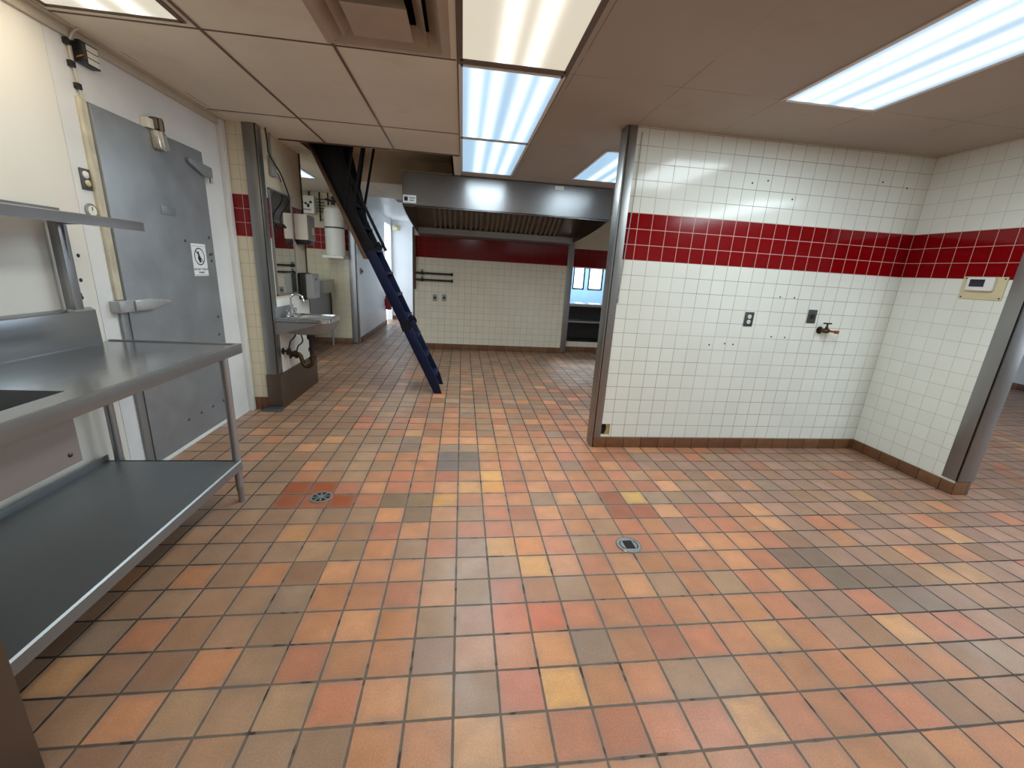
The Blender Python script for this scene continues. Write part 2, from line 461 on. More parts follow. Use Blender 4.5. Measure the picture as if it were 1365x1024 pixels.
# plenum above the hatch
bm = B(); box(bm, -1.52, -1.50, 4.42, 6.2, ZC, 2.75); struct('wall_plenum_left', bm, M['plenum'])
bm = B(); box(bm, -1.52, -.12, 6.2, 6.22, ZC, 2.75); struct('wall_plenum_back', bm, M['plenum'])
bm = B(); box(bm, -.14, -.12, 4.42, 6.2, ZC, 2.75); struct('wall_plenum_right', bm, M['plenum'])
bm = B(); box(bm, -1.52, -.12, 4.40, 4.42, ZC+.004, 2.75); struct('wall_plenum_front', bm, M['plenum'])
bm = B(); box(bm, -1.52, -.12, 4.40, 6.22, 2.75, 2.77); struct('ceiling_plenum', bm, M['plenum'])
# grid bars of the dropped ceiling
bm = B()
for gx in (-1.27, -.66, -.048):
    box(bm, gx-.007, gx+.007, -2.9, 4.42, ZC-.005, ZC+.01)
box(bm, .524, .536, .9, 5.1, ZC-.003, ZC+.01)
for gy in (1.25, 2.515, 3.745):
    box(bm, -1.95, -.06, gy-.005, gy+.005, ZC-.003, ZC+.01)
for gy in (2.522, 3.815, 5.07):
    box(bm, -.048, .53, gy-.015, gy+.015, ZC-.0045, ZC+.01)
box(bm, -1.68, -.06, 4.40, 4.425, ZC-.008, ZC+.03)
struct('trim_1', bm, M['tbar'])

# ---- left cooler wall
bm = B(); box(bm, XL-.12, XL, -3, 2.518, 0, ZC); wl = struct('wall_left', bm, M['panel_white'])
for z, y in ((1.358, 2.455), (1.236, 2.44), (1.163, 2.42), (1.148, 2.425)):
    bm = B(); lathe(bm, [(.010, 0), (.010, .001), (.007, .002)], (XL, y, z), (1,0,0), 12); part('screw_hole', bm, M['ink'], wl)
bm = B(); box(bm, XL-.12, XL, 2.521, 2.685, .0, ZC); box(bm, XL-.12, XL, 2.685, 3.645, 2.13, ZC)
box(bm, XL-.12, XL, 3.645, 3.99, 0, ZC); struct('wall_left_frame', bm, M['frame_white'])
bm = B(); box(bm, XL, XL+.018, -3, 3.99, 2.385, 2.43, .003); box(bm, XL, XL+.045, -3, 3.99, 2.428, 2.437, .002); struct('trim_2', bm, M['trim'])
bm = B(); box(bm, XL, XL+.035, 3.925, 3.988, 0, 2.437, .004); struct('trim_3', bm, M['frame_white'])
bm = B(); box(bm, XL, XL+.018, 2.626, 2.650, 1.12, 2.135, .006); box(bm, XL, XL+.012, 2.654, 2.68, 1.12, 2.13, .004); struct('trim_4', bm, M['gasket'])
bm = B(); box(bm, XL, XL+.018, 2.630, 2.682, .08, 1.05, .006); struct('trim_14', bm, M['steel_dull'])
bm = B(); box(bm, XL, XL+.003, 2.3, 2.62, 0, .11, .001); struct('baseboard_left', bm, M['frame_white'])

# ---- cooler door with hardware
d = struct('door_1', box(B(), XL-.08, XL+.022, 2.686, 3.642, .05, 2.122, .004), M['door_steel'])
bm = B(); box(bm, XL+.022, XL+.026, 2.69, 3.64, .05, .075); part('bottom_sweep', bm, M['frame_white'], d)
bm = B(); prism(bm, [(2.70, 1.055), (2.70, 1.115), (2.84, 1.118), (3.01, 1.095), (3.01, 1.085), (2.85, 1.05)], 'YZ', XL+.022, XL+.058, .006)
part('latch_handle', bm, M['latch'], d)
bm = B(); box(bm, XL, XL+.055, 2.585, 2.688, 1.052, 1.118, .006); part('latch_strike', bm, M['latch'], d)
for z in (1.99,):
    bm = B(); prism(bm, [(3.43, z+.045), (3.46, z+.055), (3.71, z+.04), (3.71, z-.035), (3.60, z-.035), (3.44, z+.02)], 'YZ', XL+.022, XL+.045, .004)
    h = part('hinge', bm, M['door_steel'], d)
    bm = B(); cyl(bm, (XL+.035, 3.695, z-.07), (XL+.035, 3.695, z-.03), .012); part('hinge_pin', bm, M['steel_dull'], h)
bm = B(); box(bm, XL+.022, XL+.026, 3.10, 3.24, 1.635, 1.686, .001); part('name_plate', bm, M['door_steel'], d)
for y, z in ((3.30, 1.48), (3.592, 1.52), (3.60, 1.40), (3.575, 1.395), (3.588, 1.35), (3.56, .78), (3.58, .92), (3.2, .24), (3.35, .24), (3.5, .24), (3.05, .24)):
    bm = B(); lathe(bm, [(.011, 0), (.011, .002), (.007, .005)], (XL+.022, y, z), (1,0,0), 14); part('rivet', bm, M['dkgrey'], d)

# ---- sink stub wall
XS = -1.70
bm = B(); box(bm, -2.0, XS, 3.995, 4.93, 0, ZC); o = struct('wall_sink', bm, [M['tile_end'], M['tile_sink']])
for p in o.data.polygons:
    if abs(p.normal.x) > .5: p.material_index = 1
bm = B(); box(bm, XS, XS+.006, 4.06, 4.93, .335, 1.03, .001); part('wall_panel', bm, M['panel_white'], o)
bm = B(); box(bm, -1.97, -1.80, 3.983, 3.995, 0, .118, .003); struct('baseboard_sink', bm, M['base_x'])
bm = B(); box(bm, -1.793, XS+.012, 3.983, 3.995, .335, ZC, .002); box(bm, XS, XS+.014, 3.983, 4.075, .335, ZC, .002); struct('trim_5', bm, M['steel_post'])
bm = B(); box(bm, -1.80, XS+.028, 3.974, 4.985, 0.0, .338, .004); struct('trim_6', bm, M['steel_dark'])
bm = B(); box(bm, XS-.02, XS+.012, 4.93, 4.942, .34, ZC, .002); struct('trim_7', bm, M['rust'])

# ---- alcove behind the sink wall
bm = B(); box(bm, -3.0, -1.88, 7.5, 7.6, 0, ZC); struct('wall_alcove', bm, M['tile_alcove'])
bm = B(); box(bm, -3.0, -2.9, 3.995, 7.5, 0, ZC); struct('wall_alcove_left', bm, M['beige'])
bm = B(); box(bm, -3.0, -1.88, 7.488, 7.5, 0, .10, .003); struct('baseboard_alcove', bm, M['base_x'])
bm = B(); box(bm, -1.89, -1.775, 7.488, 7.5, 0.02, 2.436, .002); box(bm, -1.789, -1.775, 7.488, 7.60, .02, 2.436, .002); struct('trim_8', bm, M['steel_post'])

# ---- hall
bm = B()
box(bm, -1.90, -1.78, 7.6, 10.25, 0, ZC); box(bm, -1.90, -1.78, 11.1, 11.3, 0, ZC); box(bm, -1.90, -1.78, 10.25, 11.1, 2.3, ZC)
struct('wall_hall_left', bm, M['hall'])
bm = B(); box(bm, -1.90, -.6, 11.2, 11.3, 0, ZC); struct('wall_hall_end', bm, M['hall'])
bm = B(); box(bm, -1.78, -1.768, 7.6, 10.25, 0, .10, .003); struct('baseboard_hall', bm, M['base_y'])
bm = B(); box(bm, -1.78, -.82, 11.188, 11.2, 0, .10, .003); struct('baseboard_hall_end', bm, M['base_x'])

# ---- back wall behind the hood
bm = B(); box(bm, -.815, 1.835, 7.30, 7.5, 0, ZC); struct('wall_back', bm, M['tile_back'])
bm = B(); box(bm, -.815, -.70, 7.5, 11.2, 0, ZC); struct('wall_hall_right', bm, M['hall'])
bm = B(); box(bm, -.80, 1.83, 7.288, 7.30, 0, .10, .003); struct('baseboard_back', bm, M['base_x'])
bm = B(); box(bm, -.825, -.795, 7.29, 7.30, .02, 2.0, .002); box(bm, -.827, -.815, 7.29, 7.42, .02, 2.0, .002); struct('trim_9', bm, M['steel_post'])
bm = B(); box(bm, 1.80, 1.905, 7.285, 7.30, 0.02, 1.92, .002); box(bm, 1.835, 1.905, 7.30, 7.5, .02, 1.92, .002); struct('trim_10', bm, M['steel_post'])

# ---- pass-through wall and the dining room beyond it
bm = B(); sheet(bm, 1, 7.5, 1.835, 6.0, 0, ZC, [(1.905, 4.6, .19, 1.52)], .08)
o = struct('wall_pass', bm, [M['tile_back'], M['beige']])
bm = B(); box(bm, 1.835, 6.0, 7.49, 7.5, 1.845, ZC); part('wall_header', bm, M['beige'], o)
bm = B(); box(bm, 1.905, 6.0, 7.486, 7.5, 0, .095, .003); struct('baseboard_pass', bm, M['base_x'])
bm = B(); sheet(bm, 1, 11.0, 1.0, 9.3, 0, 2.75, [(2.90, 3.215, 1.03, 1.95), (3.315, 3.71, 1.03, 1.95), (4.2, 5.2, 1.03, 1.95), (5.5, 6.5, 1.03, 1.95)], .12)
struct('wall_dining', bm, M['dining'])
for k, (a, b) in enumerate(((2.90, 3.215), (3.315, 3.71), (4.2, 5.2), (5.5, 6.5))):
    bm = B()
    for (p, q, r, s) in ((a, a+.035, 1.03, 1.95), (b-.035, b, 1.03, 1.95), (a, b, 1.03, 1.06), (a, b, 1.92, 1.95)):
        box(bm, p, q, 10.985, 11.02, r, s)
    w = struct('window_%d' % (k+1), bm, M['black'])
bm = B(); box(bm, 1.0, 1.1, 7.6, 11.0, 0, 2.75); struct('wall_dining_left', bm, M['dining'])

# ---- partition with its missing tile
bm = B(); sheet(bm, 1, YP, 1.14, XR+.14, 0, ZC, [(1.198, 1.272, .11, .208)], .02)
box(bm, 1.14, XR+.14, YP+.061, YP+.10, 0, ZC)
wc = struct('wall_center', bm, M['tile_center'])
bm = B(); sheet(bm, 1, YP+.0195, 1.19, 1.28, .10, .215); part('broken_tile_hole', bm, M['darkvoid'], wc)
bm = B(); prism(bm, [(1.232, .112), (1.271, .112), (1.271, .206), (1.238, .206), (1.243, .16)], 'XZ', YP+.006, YP+.018); part('broken_plaster', bm, M['drywall'], wc)
for x, z in ((2.135, 2.144), (2.258, 2.169), (2.487, 2.056), (3.216, 2.234), (3.439, 2.208), (2.569, 1.328), (2.697, 1.328), (2.569, 1.002), (2.693, 1.001), (2.03, .915), (2.165, .93), (2.24, .925)):
    bm = B(); lathe(bm, [(.007, 0), (.007, .001), (.005, .002)], (x, YP, z), (0,-1,0), 12); part('screw_hole', bm, M['dkgrey'], wc)
bm = B(); box(bm, 1.128, 1.196, YP-.008, YP, 0.0, 2.436, .002); box(bm, 1.118, 1.14, YP-.008, YP+.115, 0.0, 2.436, .003); struct('trim_11', bm, M['steel_post'])
bm = B(); box(bm, 1.14, XR, YP-.014, YP, 0, .091, .004); struct('baseboard_center', bm, M['base_x'])

# ---- right wall and its steel end
bm = B(); box(bm, XR, XR+.13, 2.33, YP, 0, ZC); struct('wall_right', bm, M['tile_right'])
bm = B(); box(bm, XR-.014, XR, 2.33, YP, 0, .091, .004); struct('baseboard_right', bm, M['base_y'])
bm = B(); box(bm, XR-.008, XR, 2.318, 2.42, .11, 2.436, .002); box(bm, XR-.008, XR+.138, 2.318, 2.33, .11, 2.436, .002); struct('trim_12', bm, M['steel_post'])
bm = B(); box(bm, XR-.004, XR+.132, 2.322, 2.33, 0, .105, .002); struct('baseboard_right_end', bm, M['base_x'])
bm = B(); box(bm, 7.06, 7.21, 4.5, 4.65, .02, 2.436, .003); box(bm, 7.05, 7.22, 4.49, 4.66, 0, .02, .001); struct('trim_13', bm, M['steel_post'])
bm = B(); sheet(bm, 0, 9.09, -3, 7.5, 0, ZC, [(-.3, 2.2, .45, 2.25)], .12); struct('wall_far_right', bm, M['hall'])  # opening added out of view to let daylight in from the right
bm = B(); box(bm, 9.075, 9.09, -3, 7.5, 0, .10, .003); struct('baseboard_far_right', bm, M['base_y'])
# ---- wall behind the viewer
bm = B(); sheet(bm, 1, -3.0, -2.08, 9.3, 0, ZC); struct('wall_front', bm, M['panel_white'])

# ================================================================== LIGHT FITTINGS
def fixture(key, label, kind, watts, tubes, sig=.075, ZC=ZC):
    x0, x1, y0, y1 = LIGHTS[key]; cx, cy = (x0+x1)/2, (y0+y1)/2
    t = thing('ceiling_light', label, 'ceiling light', (cx, cy, ZC))
    bm = B()
    for a in ((x0-.012, x0+.010, y0-.012, y1+.012), (x1-.010, x1+.012, y0-.012, y1+.012), (x0, x1, y0-.012, y0+.010), (x0, x1, y1-.010, y1+.012)):
        box(bm, *a, ZC-.007, ZC-.001)
    part('frame', bm, M['tbar'] if kind == 'warm' else M['white'], t)
    bm = B(); sheet(bm, 2, ZC+.09, x0, x1, y0, y1)
    for a in ((x0-.002, x0, y0, y1), (x1, x1+.002, y0, y1), (x0, x1, y0-.002, y0), (x0, x1, y1, y1+.002)): box(bm, *a, ZC, ZC+.09)
    part('housing', bm, M['white'], t)
    if kind == 'cool': mm = lens_mat('lit_lens_'+key, (160, 206, 240), (236, 250, 255), x0, x1, tubes, .70, .80, .068)
    elif kind == 'bright': mm = lens_mat('lit_lens_'+key, (176, 216, 246), (240, 252, 255), x0, x1, tubes, .66, .95, .07)
    else: mm = lens_mat('lit_lens_'+key, (228, 222, 200), (255, 254, 246), x0, x1, tubes, .60, .75, .075)
    bm = B(); box(bm, x0+.009, x1-.009, y0+.009, y1-.009, ZC-.004, ZC-.001); part('diffuser', bm, mm, t)
    ld = bpy.data.lights.new('tube_light', 'AREA'); ld.shape = 'RECTANGLE'; ld.size = x1-x0-.04; ld.size_y = y1-y0-.04
    ld.energy = watts; ld.color = (1., .86, .64) if kind == 'warm' else (.81, .95, 1.)
    lo = bpy.data.objects.new('tube_light', ld); COL.objects.link(lo); lo.parent = t; lo.location = (0, 0, -.010)
    return t
T4 = (.16, .37, .64, .85)
fixture('c0', 'dim warm ceiling light panel in the centre row, nearest of the three in line', 'warm', PANEL_W*.42, (.40, .66))
fixture('c1', 'bluish lit ceiling panel in the middle of the centre row', 'cool', PANEL_W, T4)
fixture('c2', 'bluish lit ceiling panel at the far end of the centre row, just before the hood', 'cool', PANEL_W, (.30, .56, .80))
fixture('r0', 'long bright white ceiling light over the room to the right, above the tiled corner', 'bright', PANEL_W*1.2, T4)
fixture('b0', 'ceiling light half hidden behind the steel post of the tiled partition, beside the hood', 'cool', PANEL_W*.8, (.35, .62, .85))
fixture('l0', 'cream ceiling light panel along the cooler wall, cut by the top left corner', 'warm', PANEL_W*.33, (.4, .7))
fixture('a0', 'small lit wedge of ceiling light in the back alcove behind the hand sink wall', 'bright', PANEL_W*.35, T4)
fixture('n0', 'added unseen light panel behind the viewpoint, centre of the room', 'cool', PANEL_W*.9, T4)  # added fill light behind the camera, out of view
fixture('n1', 'ceiling light panel behind the viewpoint, right side of the room', 'cool', PANEL_W*1.5, T4)
fixture('n2', 'ceiling light panel above the right edge of the photo, out of frame', 'cool', PANEL_W*1.5, T4)
fixture('f0', 'added unseen light panel in the room beyond the right steel wall end', 'cool', PANEL_W, T4)  # unseen light added over the right-hand room

DINING = (2.6, 3.15, 8.6, 9.8); LIGHTS['d0'] = DINING
fixture('d0', 'added hidden light panel brightening the dining room beyond the pass-through', 'cool', 120., T4, ZC=2.74)  # hidden light added to brighten the dining room
# ---- square louvred air vent
def air_vent():
    x0, x1, y0, y1 = VENT; cx, cy = (x0+x1)/2, (y0+y1)/2; h = (x1-x0)/2
    t = thing('air_vent', 'square stepped ceiling air vent with a hanging centre pan, left of the warm light', 'air vent', (cx, cy, ZC))
    def ring(bm, ho, zo, hi, zi, th=.004):
        for dz in (0, th):
            a = [bm.verts.new((cx+sx*ho, cy+sy*ho, zo+dz)) for sx, sy in ((-1,-1),(1,-1),(1,1),(-1,1))]
            b = [bm.verts.new((cx+sx*hi, cy+sy*hi, zi+dz)) for sx, sy in ((-1,-1),(1,-1),(1,1),(-1,1))]
            for k in range(4): bm.faces.new((a[k], a[(k+1)%4], b[(k+1)%4], b[k]))
    bm = B(); ring(bm, h+.030, ZC-.002, h-.012, ZC-.010); ring(bm, h-.012, ZC-.010, h-.07, ZC+.05); part('frame', bm, M['diffuser'], t)
    bm = B(); ring(bm, h-.075, ZC-.016, h-.125, ZC+.045); part('louvre', bm, M['diffuser'], t)
    bm = B(); ring(bm, h-.138, ZC-.030, h-.16, ZC+.03)
    q = h-.138
    c = [bm.verts.new((cx+sx*q, cy+sy*q, ZC-.028)) for sx, sy in ((-1,-1),(1,-1),(1,1),(-1,1))]
    ap = bm.verts.new((cx, cy, ZC-.004))
    for k in range(4): bm.faces.new((c[k], c[(k+1)%4], ap))
    part('centre_pan', bm, M['diffuser'], t)
    bm = B(); sheet(bm, 2, ZC+.16, x0, x1, y0, y1)
    for a in ((x0-.002, x0, y0, y1), (x1, x1+.002, y0, y1), (x0, x1, y0-.002, y0), (x0, x1, y1, y1+.002)): box(bm, *a, ZC, ZC+.16)
    part('duct_box', bm, M['darkvoid'], t)
air_vent()

# ================================================================== STAINLESS TABLE WITH SINK
def sink_table():
    t = thing('prep_sink_table', 'long stainless table with sink basin and undershelf along the cooler wall', 'table', (-1.58, 1.7, 0))
    X0, X1, Y0, Y1, Z = -1.925, -1.252, .955, 2.515, .918
    sx0, sx1, sy0, sy1 = -1.83, -1.379, 1.03, 1.566
    bm = B(); sheet(bm, 2, Z-.006, X0, X1-.02, Y0, Y1-.02, [(sx0, sx1, sy0, sy1)])
    # raised marine edge on the front and the far end, turned-down apron
    part('tabletop', bm, M['steel'], t)
    bm = B(); box(bm, X1-.024, X1, Y0, Y1, Z-.055, Z, .0022, 2); part('front_edge', bm, M['steel_edge'], t)
    bm = B(); box(bm, X0, X1-.024, Y1-.024, Y1, Z-.055, Z, .0022, 2); part('end_edge', bm, M['steel_edge'], t)
    bm = B(); prism(bm, [(X0-.018, Z-.05), (X0, Z-.05), (X0+.004, Z), (X0+.002, 1.085), (X0-.022, 1.10), (X0-.022, Z-.05)], 'XZ', Y0, 2.452, .002)
    part('backsplash', bm, M['steel'], t)
    bm = B()
    for zz in (0,):
        d = .27
        box(bm, sx1, sx1+.002, sy0-.002, sy1+.002, Z-d, Z-.007); box(bm, sx0-.002, sx0, sy0-.002, sy1+.002, Z-d, Z-.007)
        box(bm, sx0, sx1, sy1, sy1+.002, Z-d, Z-.007); box(bm, sx0, sx1, sy0-.002, sy0, Z-d, Z-.007)
        box(bm, sx0-.002, sx1+.002, sy0-.002, sy1+.002, Z-d-.003, Z-d)
    part('sink_basin', bm, M['steel_dull'], t)
    bm = B(); lathe(bm, [(.008, 0), (.008, .003), (.004, .006)], (sx1+.002, sy1-.04, .685), (1,0,0), 12); part('basin_screw', bm, M['brass'], t)
    zs = .268
    bm = B(); sheet(bm, 2, zs, X0, -1.25, Y0+.02, 2.335)
    prism(bm, [(-1.25, zs), (-1.243, zs+.002), (-1.236, zs-.004), (-1.236, zs-.05), (-1.25, zs-.05)], 'XZ', Y0+.02, 2.335)
    box(bm, X0, -1.24, 2.325, 2.337, zs-.05, zs); box(bm, X0, -1.24, Y0+.02, Y0+.032, zs-.05, zs)
    box(bm, X0-.004, X0+.006, Y0+.02, 2.335, zs-.04, zs+.035, .002)
    part('undershelf', bm, M['galv'], t)
    for x, y in ((-1.268, 2.345), (-1.875, 2.345), (-1.268, 1.05), (-1.875, 1.05)):
        bm = B(); cyl(bm, (x, y, .10), (x, y, Z-.05), .0205); lathe(bm, [(.03, 0), (.03, .02), (.022, .03), (.022, .06)], (x, y, zs-.055), seg=20)
        l = part('leg', bm, M['steel_v'], t)
        bm = B(); lathe(bm, [(.012, 0), (.016, .003), (.016, .07), (.019, .075), (.019, .11)], (x, y, 0), seg=20); part('foot', bm, M['steel_dull'], l)
    return t
sink_table()

t = thing('over_shelf', 'narrow stainless shelf on upright brackets above the table backsplash', 'shelf', (-1.75, 1.4, 1.10))
bm = B(); prism(bm, [(-1.93, 1.512), (-1.575, 1.512), (-1.575, 1.493), (-1.560, 1.493), (-1.560, 1.532), (-1.568, 1.536), (-1.575, 1.522), (-1.918, 1.522), (-1.918, 1.575), (-1.93, 1.575)], 'XZ', .45, 2.36, 0)
part('shelf_board', bm, M['steel'], t)
for y in (2.315, 1.2):
    bm = B(); prism(bm, [(-1.945, 1.10), (-1.90, 1.10), (-1.875, 1.50), (-1.70, 1.512), (-1.945, 1.512)], 'XZ', y-.003, y+.003, 0)
    box(bm, -1.905, -1.885, y-.024, y+.024, 1.10, 1.50, .002); part('bracket', bm, M['steel_v'], t)

t = thing('steel_cabinet', 'dark brownish steel cabinet side cut off by the bottom left corner', 'cabinet', (-1.45, .55, 0))
bm = B(); box(bm, -1.80, -1.115, .22, .945, .0, .72, .006); part('body', bm, M['steel_dark'], t)
bm = B(); box(bm, -1.115, -1.100, .24, .945, .0, .70, .004); part('door', bm, M['steel_dark'], t)
bm = B(); lathe(bm, [(.012, 0), (.012, .004), (.006, .009)], (-1.100, .80, .06), (1,0,0), 14); part('bolt', bm, M['chrome'], t)

# ================================================================== COOLER WALL HARDWARE
t = thing('door_closer', 'cast metal door closer with hook arm at the top of the cooler door', 'door closer', (XL, 3.12, 2.03))
bm = B(); box(bm, XL, XL+.04, 3.075, 3.135, 2.125, 2.182, .005); part('mounting_block', bm, M['offwhite'], t)
bm = B(); box(bm, XL+.01, XL+.06, 3.128, 3.20, 2.128, 2.20, .012); cyl(bm, (XL+.065, 3.15, 2.10), (XL+.065, 3.15, 2.195), .012); part('roller_hook', bm, M['steel_dark'], t)
bm = B(); prism(bm, [(3.105, 2.122), (3.19, 2.122), (3.215, 2.035), (3.20, 2.016), (3.155, 2.022), (3.125, 2.016), (3.115, 2.03)], 'YZ', XL+.022, XL+.066, .010)
prism(bm, [(3.125, 2.118), (3.15, 2.118), (3.158, 2.03), (3.135, 2.03)], 'YZ', XL+.064, XL+.076, .004); part('closer_arm', bm, M['cast'], t)

t = thing('temperature_controller', 'black control box with three white labels high on the cooler wall', 'control box', (XL, 2.72, 2.29))
bm = B(); box(bm, XL, XL+.040, 2.665, 2.775, 2.295, 2.395, .004); part('case', bm, M['black'], t)
for k in range(3):
    bm = B(); box(bm, XL+.040, XL+.0415, 2.70, 2.770, 2.303+k*.030, 2.328+k*.030); part('label_plate', bm, M['offwhite'], t, 'white paper label')
bm = B(); box(bm, XL+.040, XL+.0435, 2.672, 2.695, 2.315, 2.385, .001); part('terminal_strip', bm, M['dkgrey'], t)
bm = B(); tube(bm, [(XL+.041, 2.69, 2.33), (XL+.05, 2.66, 2.325), (XL+.03, 2.645, 2.31)], .003, 8); part('lead_wire', bm, M['copper'], t)

t = thing('sensor_cable', 'thin pale cable clipped to the cooler wall left of the black control box', 'cable', (XL, 2.64, 2.14))
bm = B(); tube(bm, [(XL+.055, 2.655, 2.436), (XL+.03, 2.645, 2.41), (XL+.012, 2.635, 2.35), (XL+.012, 2.64, 2.25), (XL+.012, 2.655, 2.13)], .0055, 10); part('cable', bm, M['trim'], t)
for y, z in ((2.628, 2.365), (2.632, 2.272), (2.645, 2.18)):
    bm = B(); box(bm, XL, XL+.022, y-.014, y+.012, z-.014, z+.014, .003); part('clip', bm, M['black'], t)

t = thing('light_switch', 'dark switch plate with white toggle and lamp, left of the cooler door', 'switch', (XL, 2.59, 1.69))
bm = B(); box(bm, XL, XL+.007, 2.560, 2.620, 1.688, 1.792, .002); part('plate', bm, M['dkgrey'], t)
bm = B(); lathe(bm, [(.018, 0), (.018, .004), (.015, .006)], (XL+.007, 2.588, 1.762), (1,0,0), 20); box(bm, XL+.012, XL+.022, 2.584, 2.592, 1.754, 1.772, .002); part('toggle', bm, M['white'], t)
bm = B(); lathe(bm, [(.016, 0), (.016, .005), (.008, .010)], (XL+.007, 2.592, 1.722), (1,0,0), 20); part('pilot_lamp', bm, M['cream'], t)

t = thing('dial_thermometer', 'round metal dial thermometer in the cooler wall below the switch plate', 'thermometer', (XL, 2.585, 1.55))
bm = B(); lathe(bm, [(.036, 0), (.036, .008), (.030, .012), (.027, .009)], (XL, 2.585, 1.588), (1,0,0), 28); part('bezel', bm, M['steel_dull'], t)
bm = B(); lathe(bm, [(.026, 0), (.026, .0015)], (XL+.0095, 2.585, 1.588), (1,0,0), 28); f = part('dial_face', bm, M['offwhite'], t)
bm = B(); box(bm, XL+.011, XL+.0125, 2.583, 2.587, 1.588, 1.608); part('needle', bm, M['ink'], f)

def text_mesh(body, size, loc, rot, depth=.0006):
    cu = bpy.data.curves.new('t', 'FONT'); cu.body = body; cu.size = size; cu.align_x = 'CENTER'; cu.align_y = 'CENTER'; cu.extrude = depth
    ob = bpy.data.objects.new('t', cu); COL.objects.link(ob)
    dg = bpy.context.evaluated_depsgraph_get(); me = bpy.data.meshes.new_from_object(ob.evaluated_get(dg))
    bm = B(); bm.from_mesh(me); bpy.data.objects.remove(ob); bpy.data.curves.remove(cu); bpy.data.meshes.remove(me)
    bmesh.ops.transform(bm, matrix=Matrix.Translation(loc) @ rot, verts=bm.verts); return bm
ROT_PX = Matrix(((0,0,1,0),(1,0,0,0),(0,1,0,0),(0,0,0,1)))   # text facing +X, reading along +Y
XD = XL+.022
t = thing('warning_sign', 'white paper prohibition sign with a barred circle, on the cooler door', 'sign', (XD, 3.44, 1.24))
bm = B(); box(bm, XD, XD+.0015, 3.355, 3.525, 1.24, 1.468); part('sheet', bm, M['paper'], t)
bm = B(); cy, cz = 3.44, 1.378
n = 40
for ro, ri in ((.062, .054),):
    a = [bm.verts.new((XD+.0022, cy+math.cos(2*math.pi*k/n)*ro, cz+math.sin(2*math.pi*k/n)*ro)) for k in range(n)]
    b = [bm.verts.new((XD+.0022, cy+math.cos(2*math.pi*k/n)*ri, cz+math.sin(2*math.pi*k/n)*ri)) for k in range(n)]
    for k in range(n): bm.faces.new((a[k], a[(k+1)%n], b[(k+1)%n], b[k]))
s2 = .7071
bm.faces.new([bm.verts.new((XD+.0022, cy+(u*s2-v*s2), cz-(u*s2+v*s2))) for u, v in ((-.056,-.004),(.056,-.004),(.056,.004),(-.056,.004))])
part('barred_circle', bm, M['ink'], t)
bm = B(); cyl(bm, (XD+.0015, cy-.004, cz-.012), (XD+.0021, cy-.004, cz-.012), .018, seg=20)
prism(bm, [(cy-.020, cz+.034), (cy-.008, cz+.038), (cy+.008, cz-.004), (cy-.014, cz-.006)], 'YZ', XD+.0015, XD+.0021)
prism(bm, [(cy-.014, cz-.02), (cy+.012, cz-.02), (cy+.016, cz-.042), (cy-.010, cz-.042)], 'YZ', XD+.0015, XD+.0021)
part('hand_symbol', bm, M['ink'], t)
part('text_line', text_mesh('DO NOT TOUCH', .021, (XD+.002, 3.44, 1.287), ROT_PX), M['ink'], t)
part('text_line', text_mesh('THANKS', .018, (XD+.002, 3.44, 1.264), ROT_PX), M['ink'], t)
for z in (1.450, 1.2475):
    bm = B(); box(bm, XD+.0015, XD+.002, 3.362, 3.518, z, z+.0015); part('border_line', bm, M['ink'], t)

# ================================================================== HAND SINK CORNER
t = thing('wall_mirror', 'tall mirror in a pale frame above the hand sink', 'mirror', (XS, 4.37, 1.06))
y0, y1, z0, z1 = 4.125, 4.615, 1.06, 1.985
bm = B()
for a in ((y0, y0+.018, z0, z1), (y1-.012, y1, z0, z1), (y0, y1, z0, z0+.014), (y0, y1, z1-.014, z1)): box(bm, XS, XS+.018, *a, .003)
part('frame', bm, M['steel_dull'], t)
bm = B(); box(bm, XS, XS+.012, y0+.02, y1-.014, z0+.016, z1-.016); part('mirror_glass', bm, M['mirror'], t)

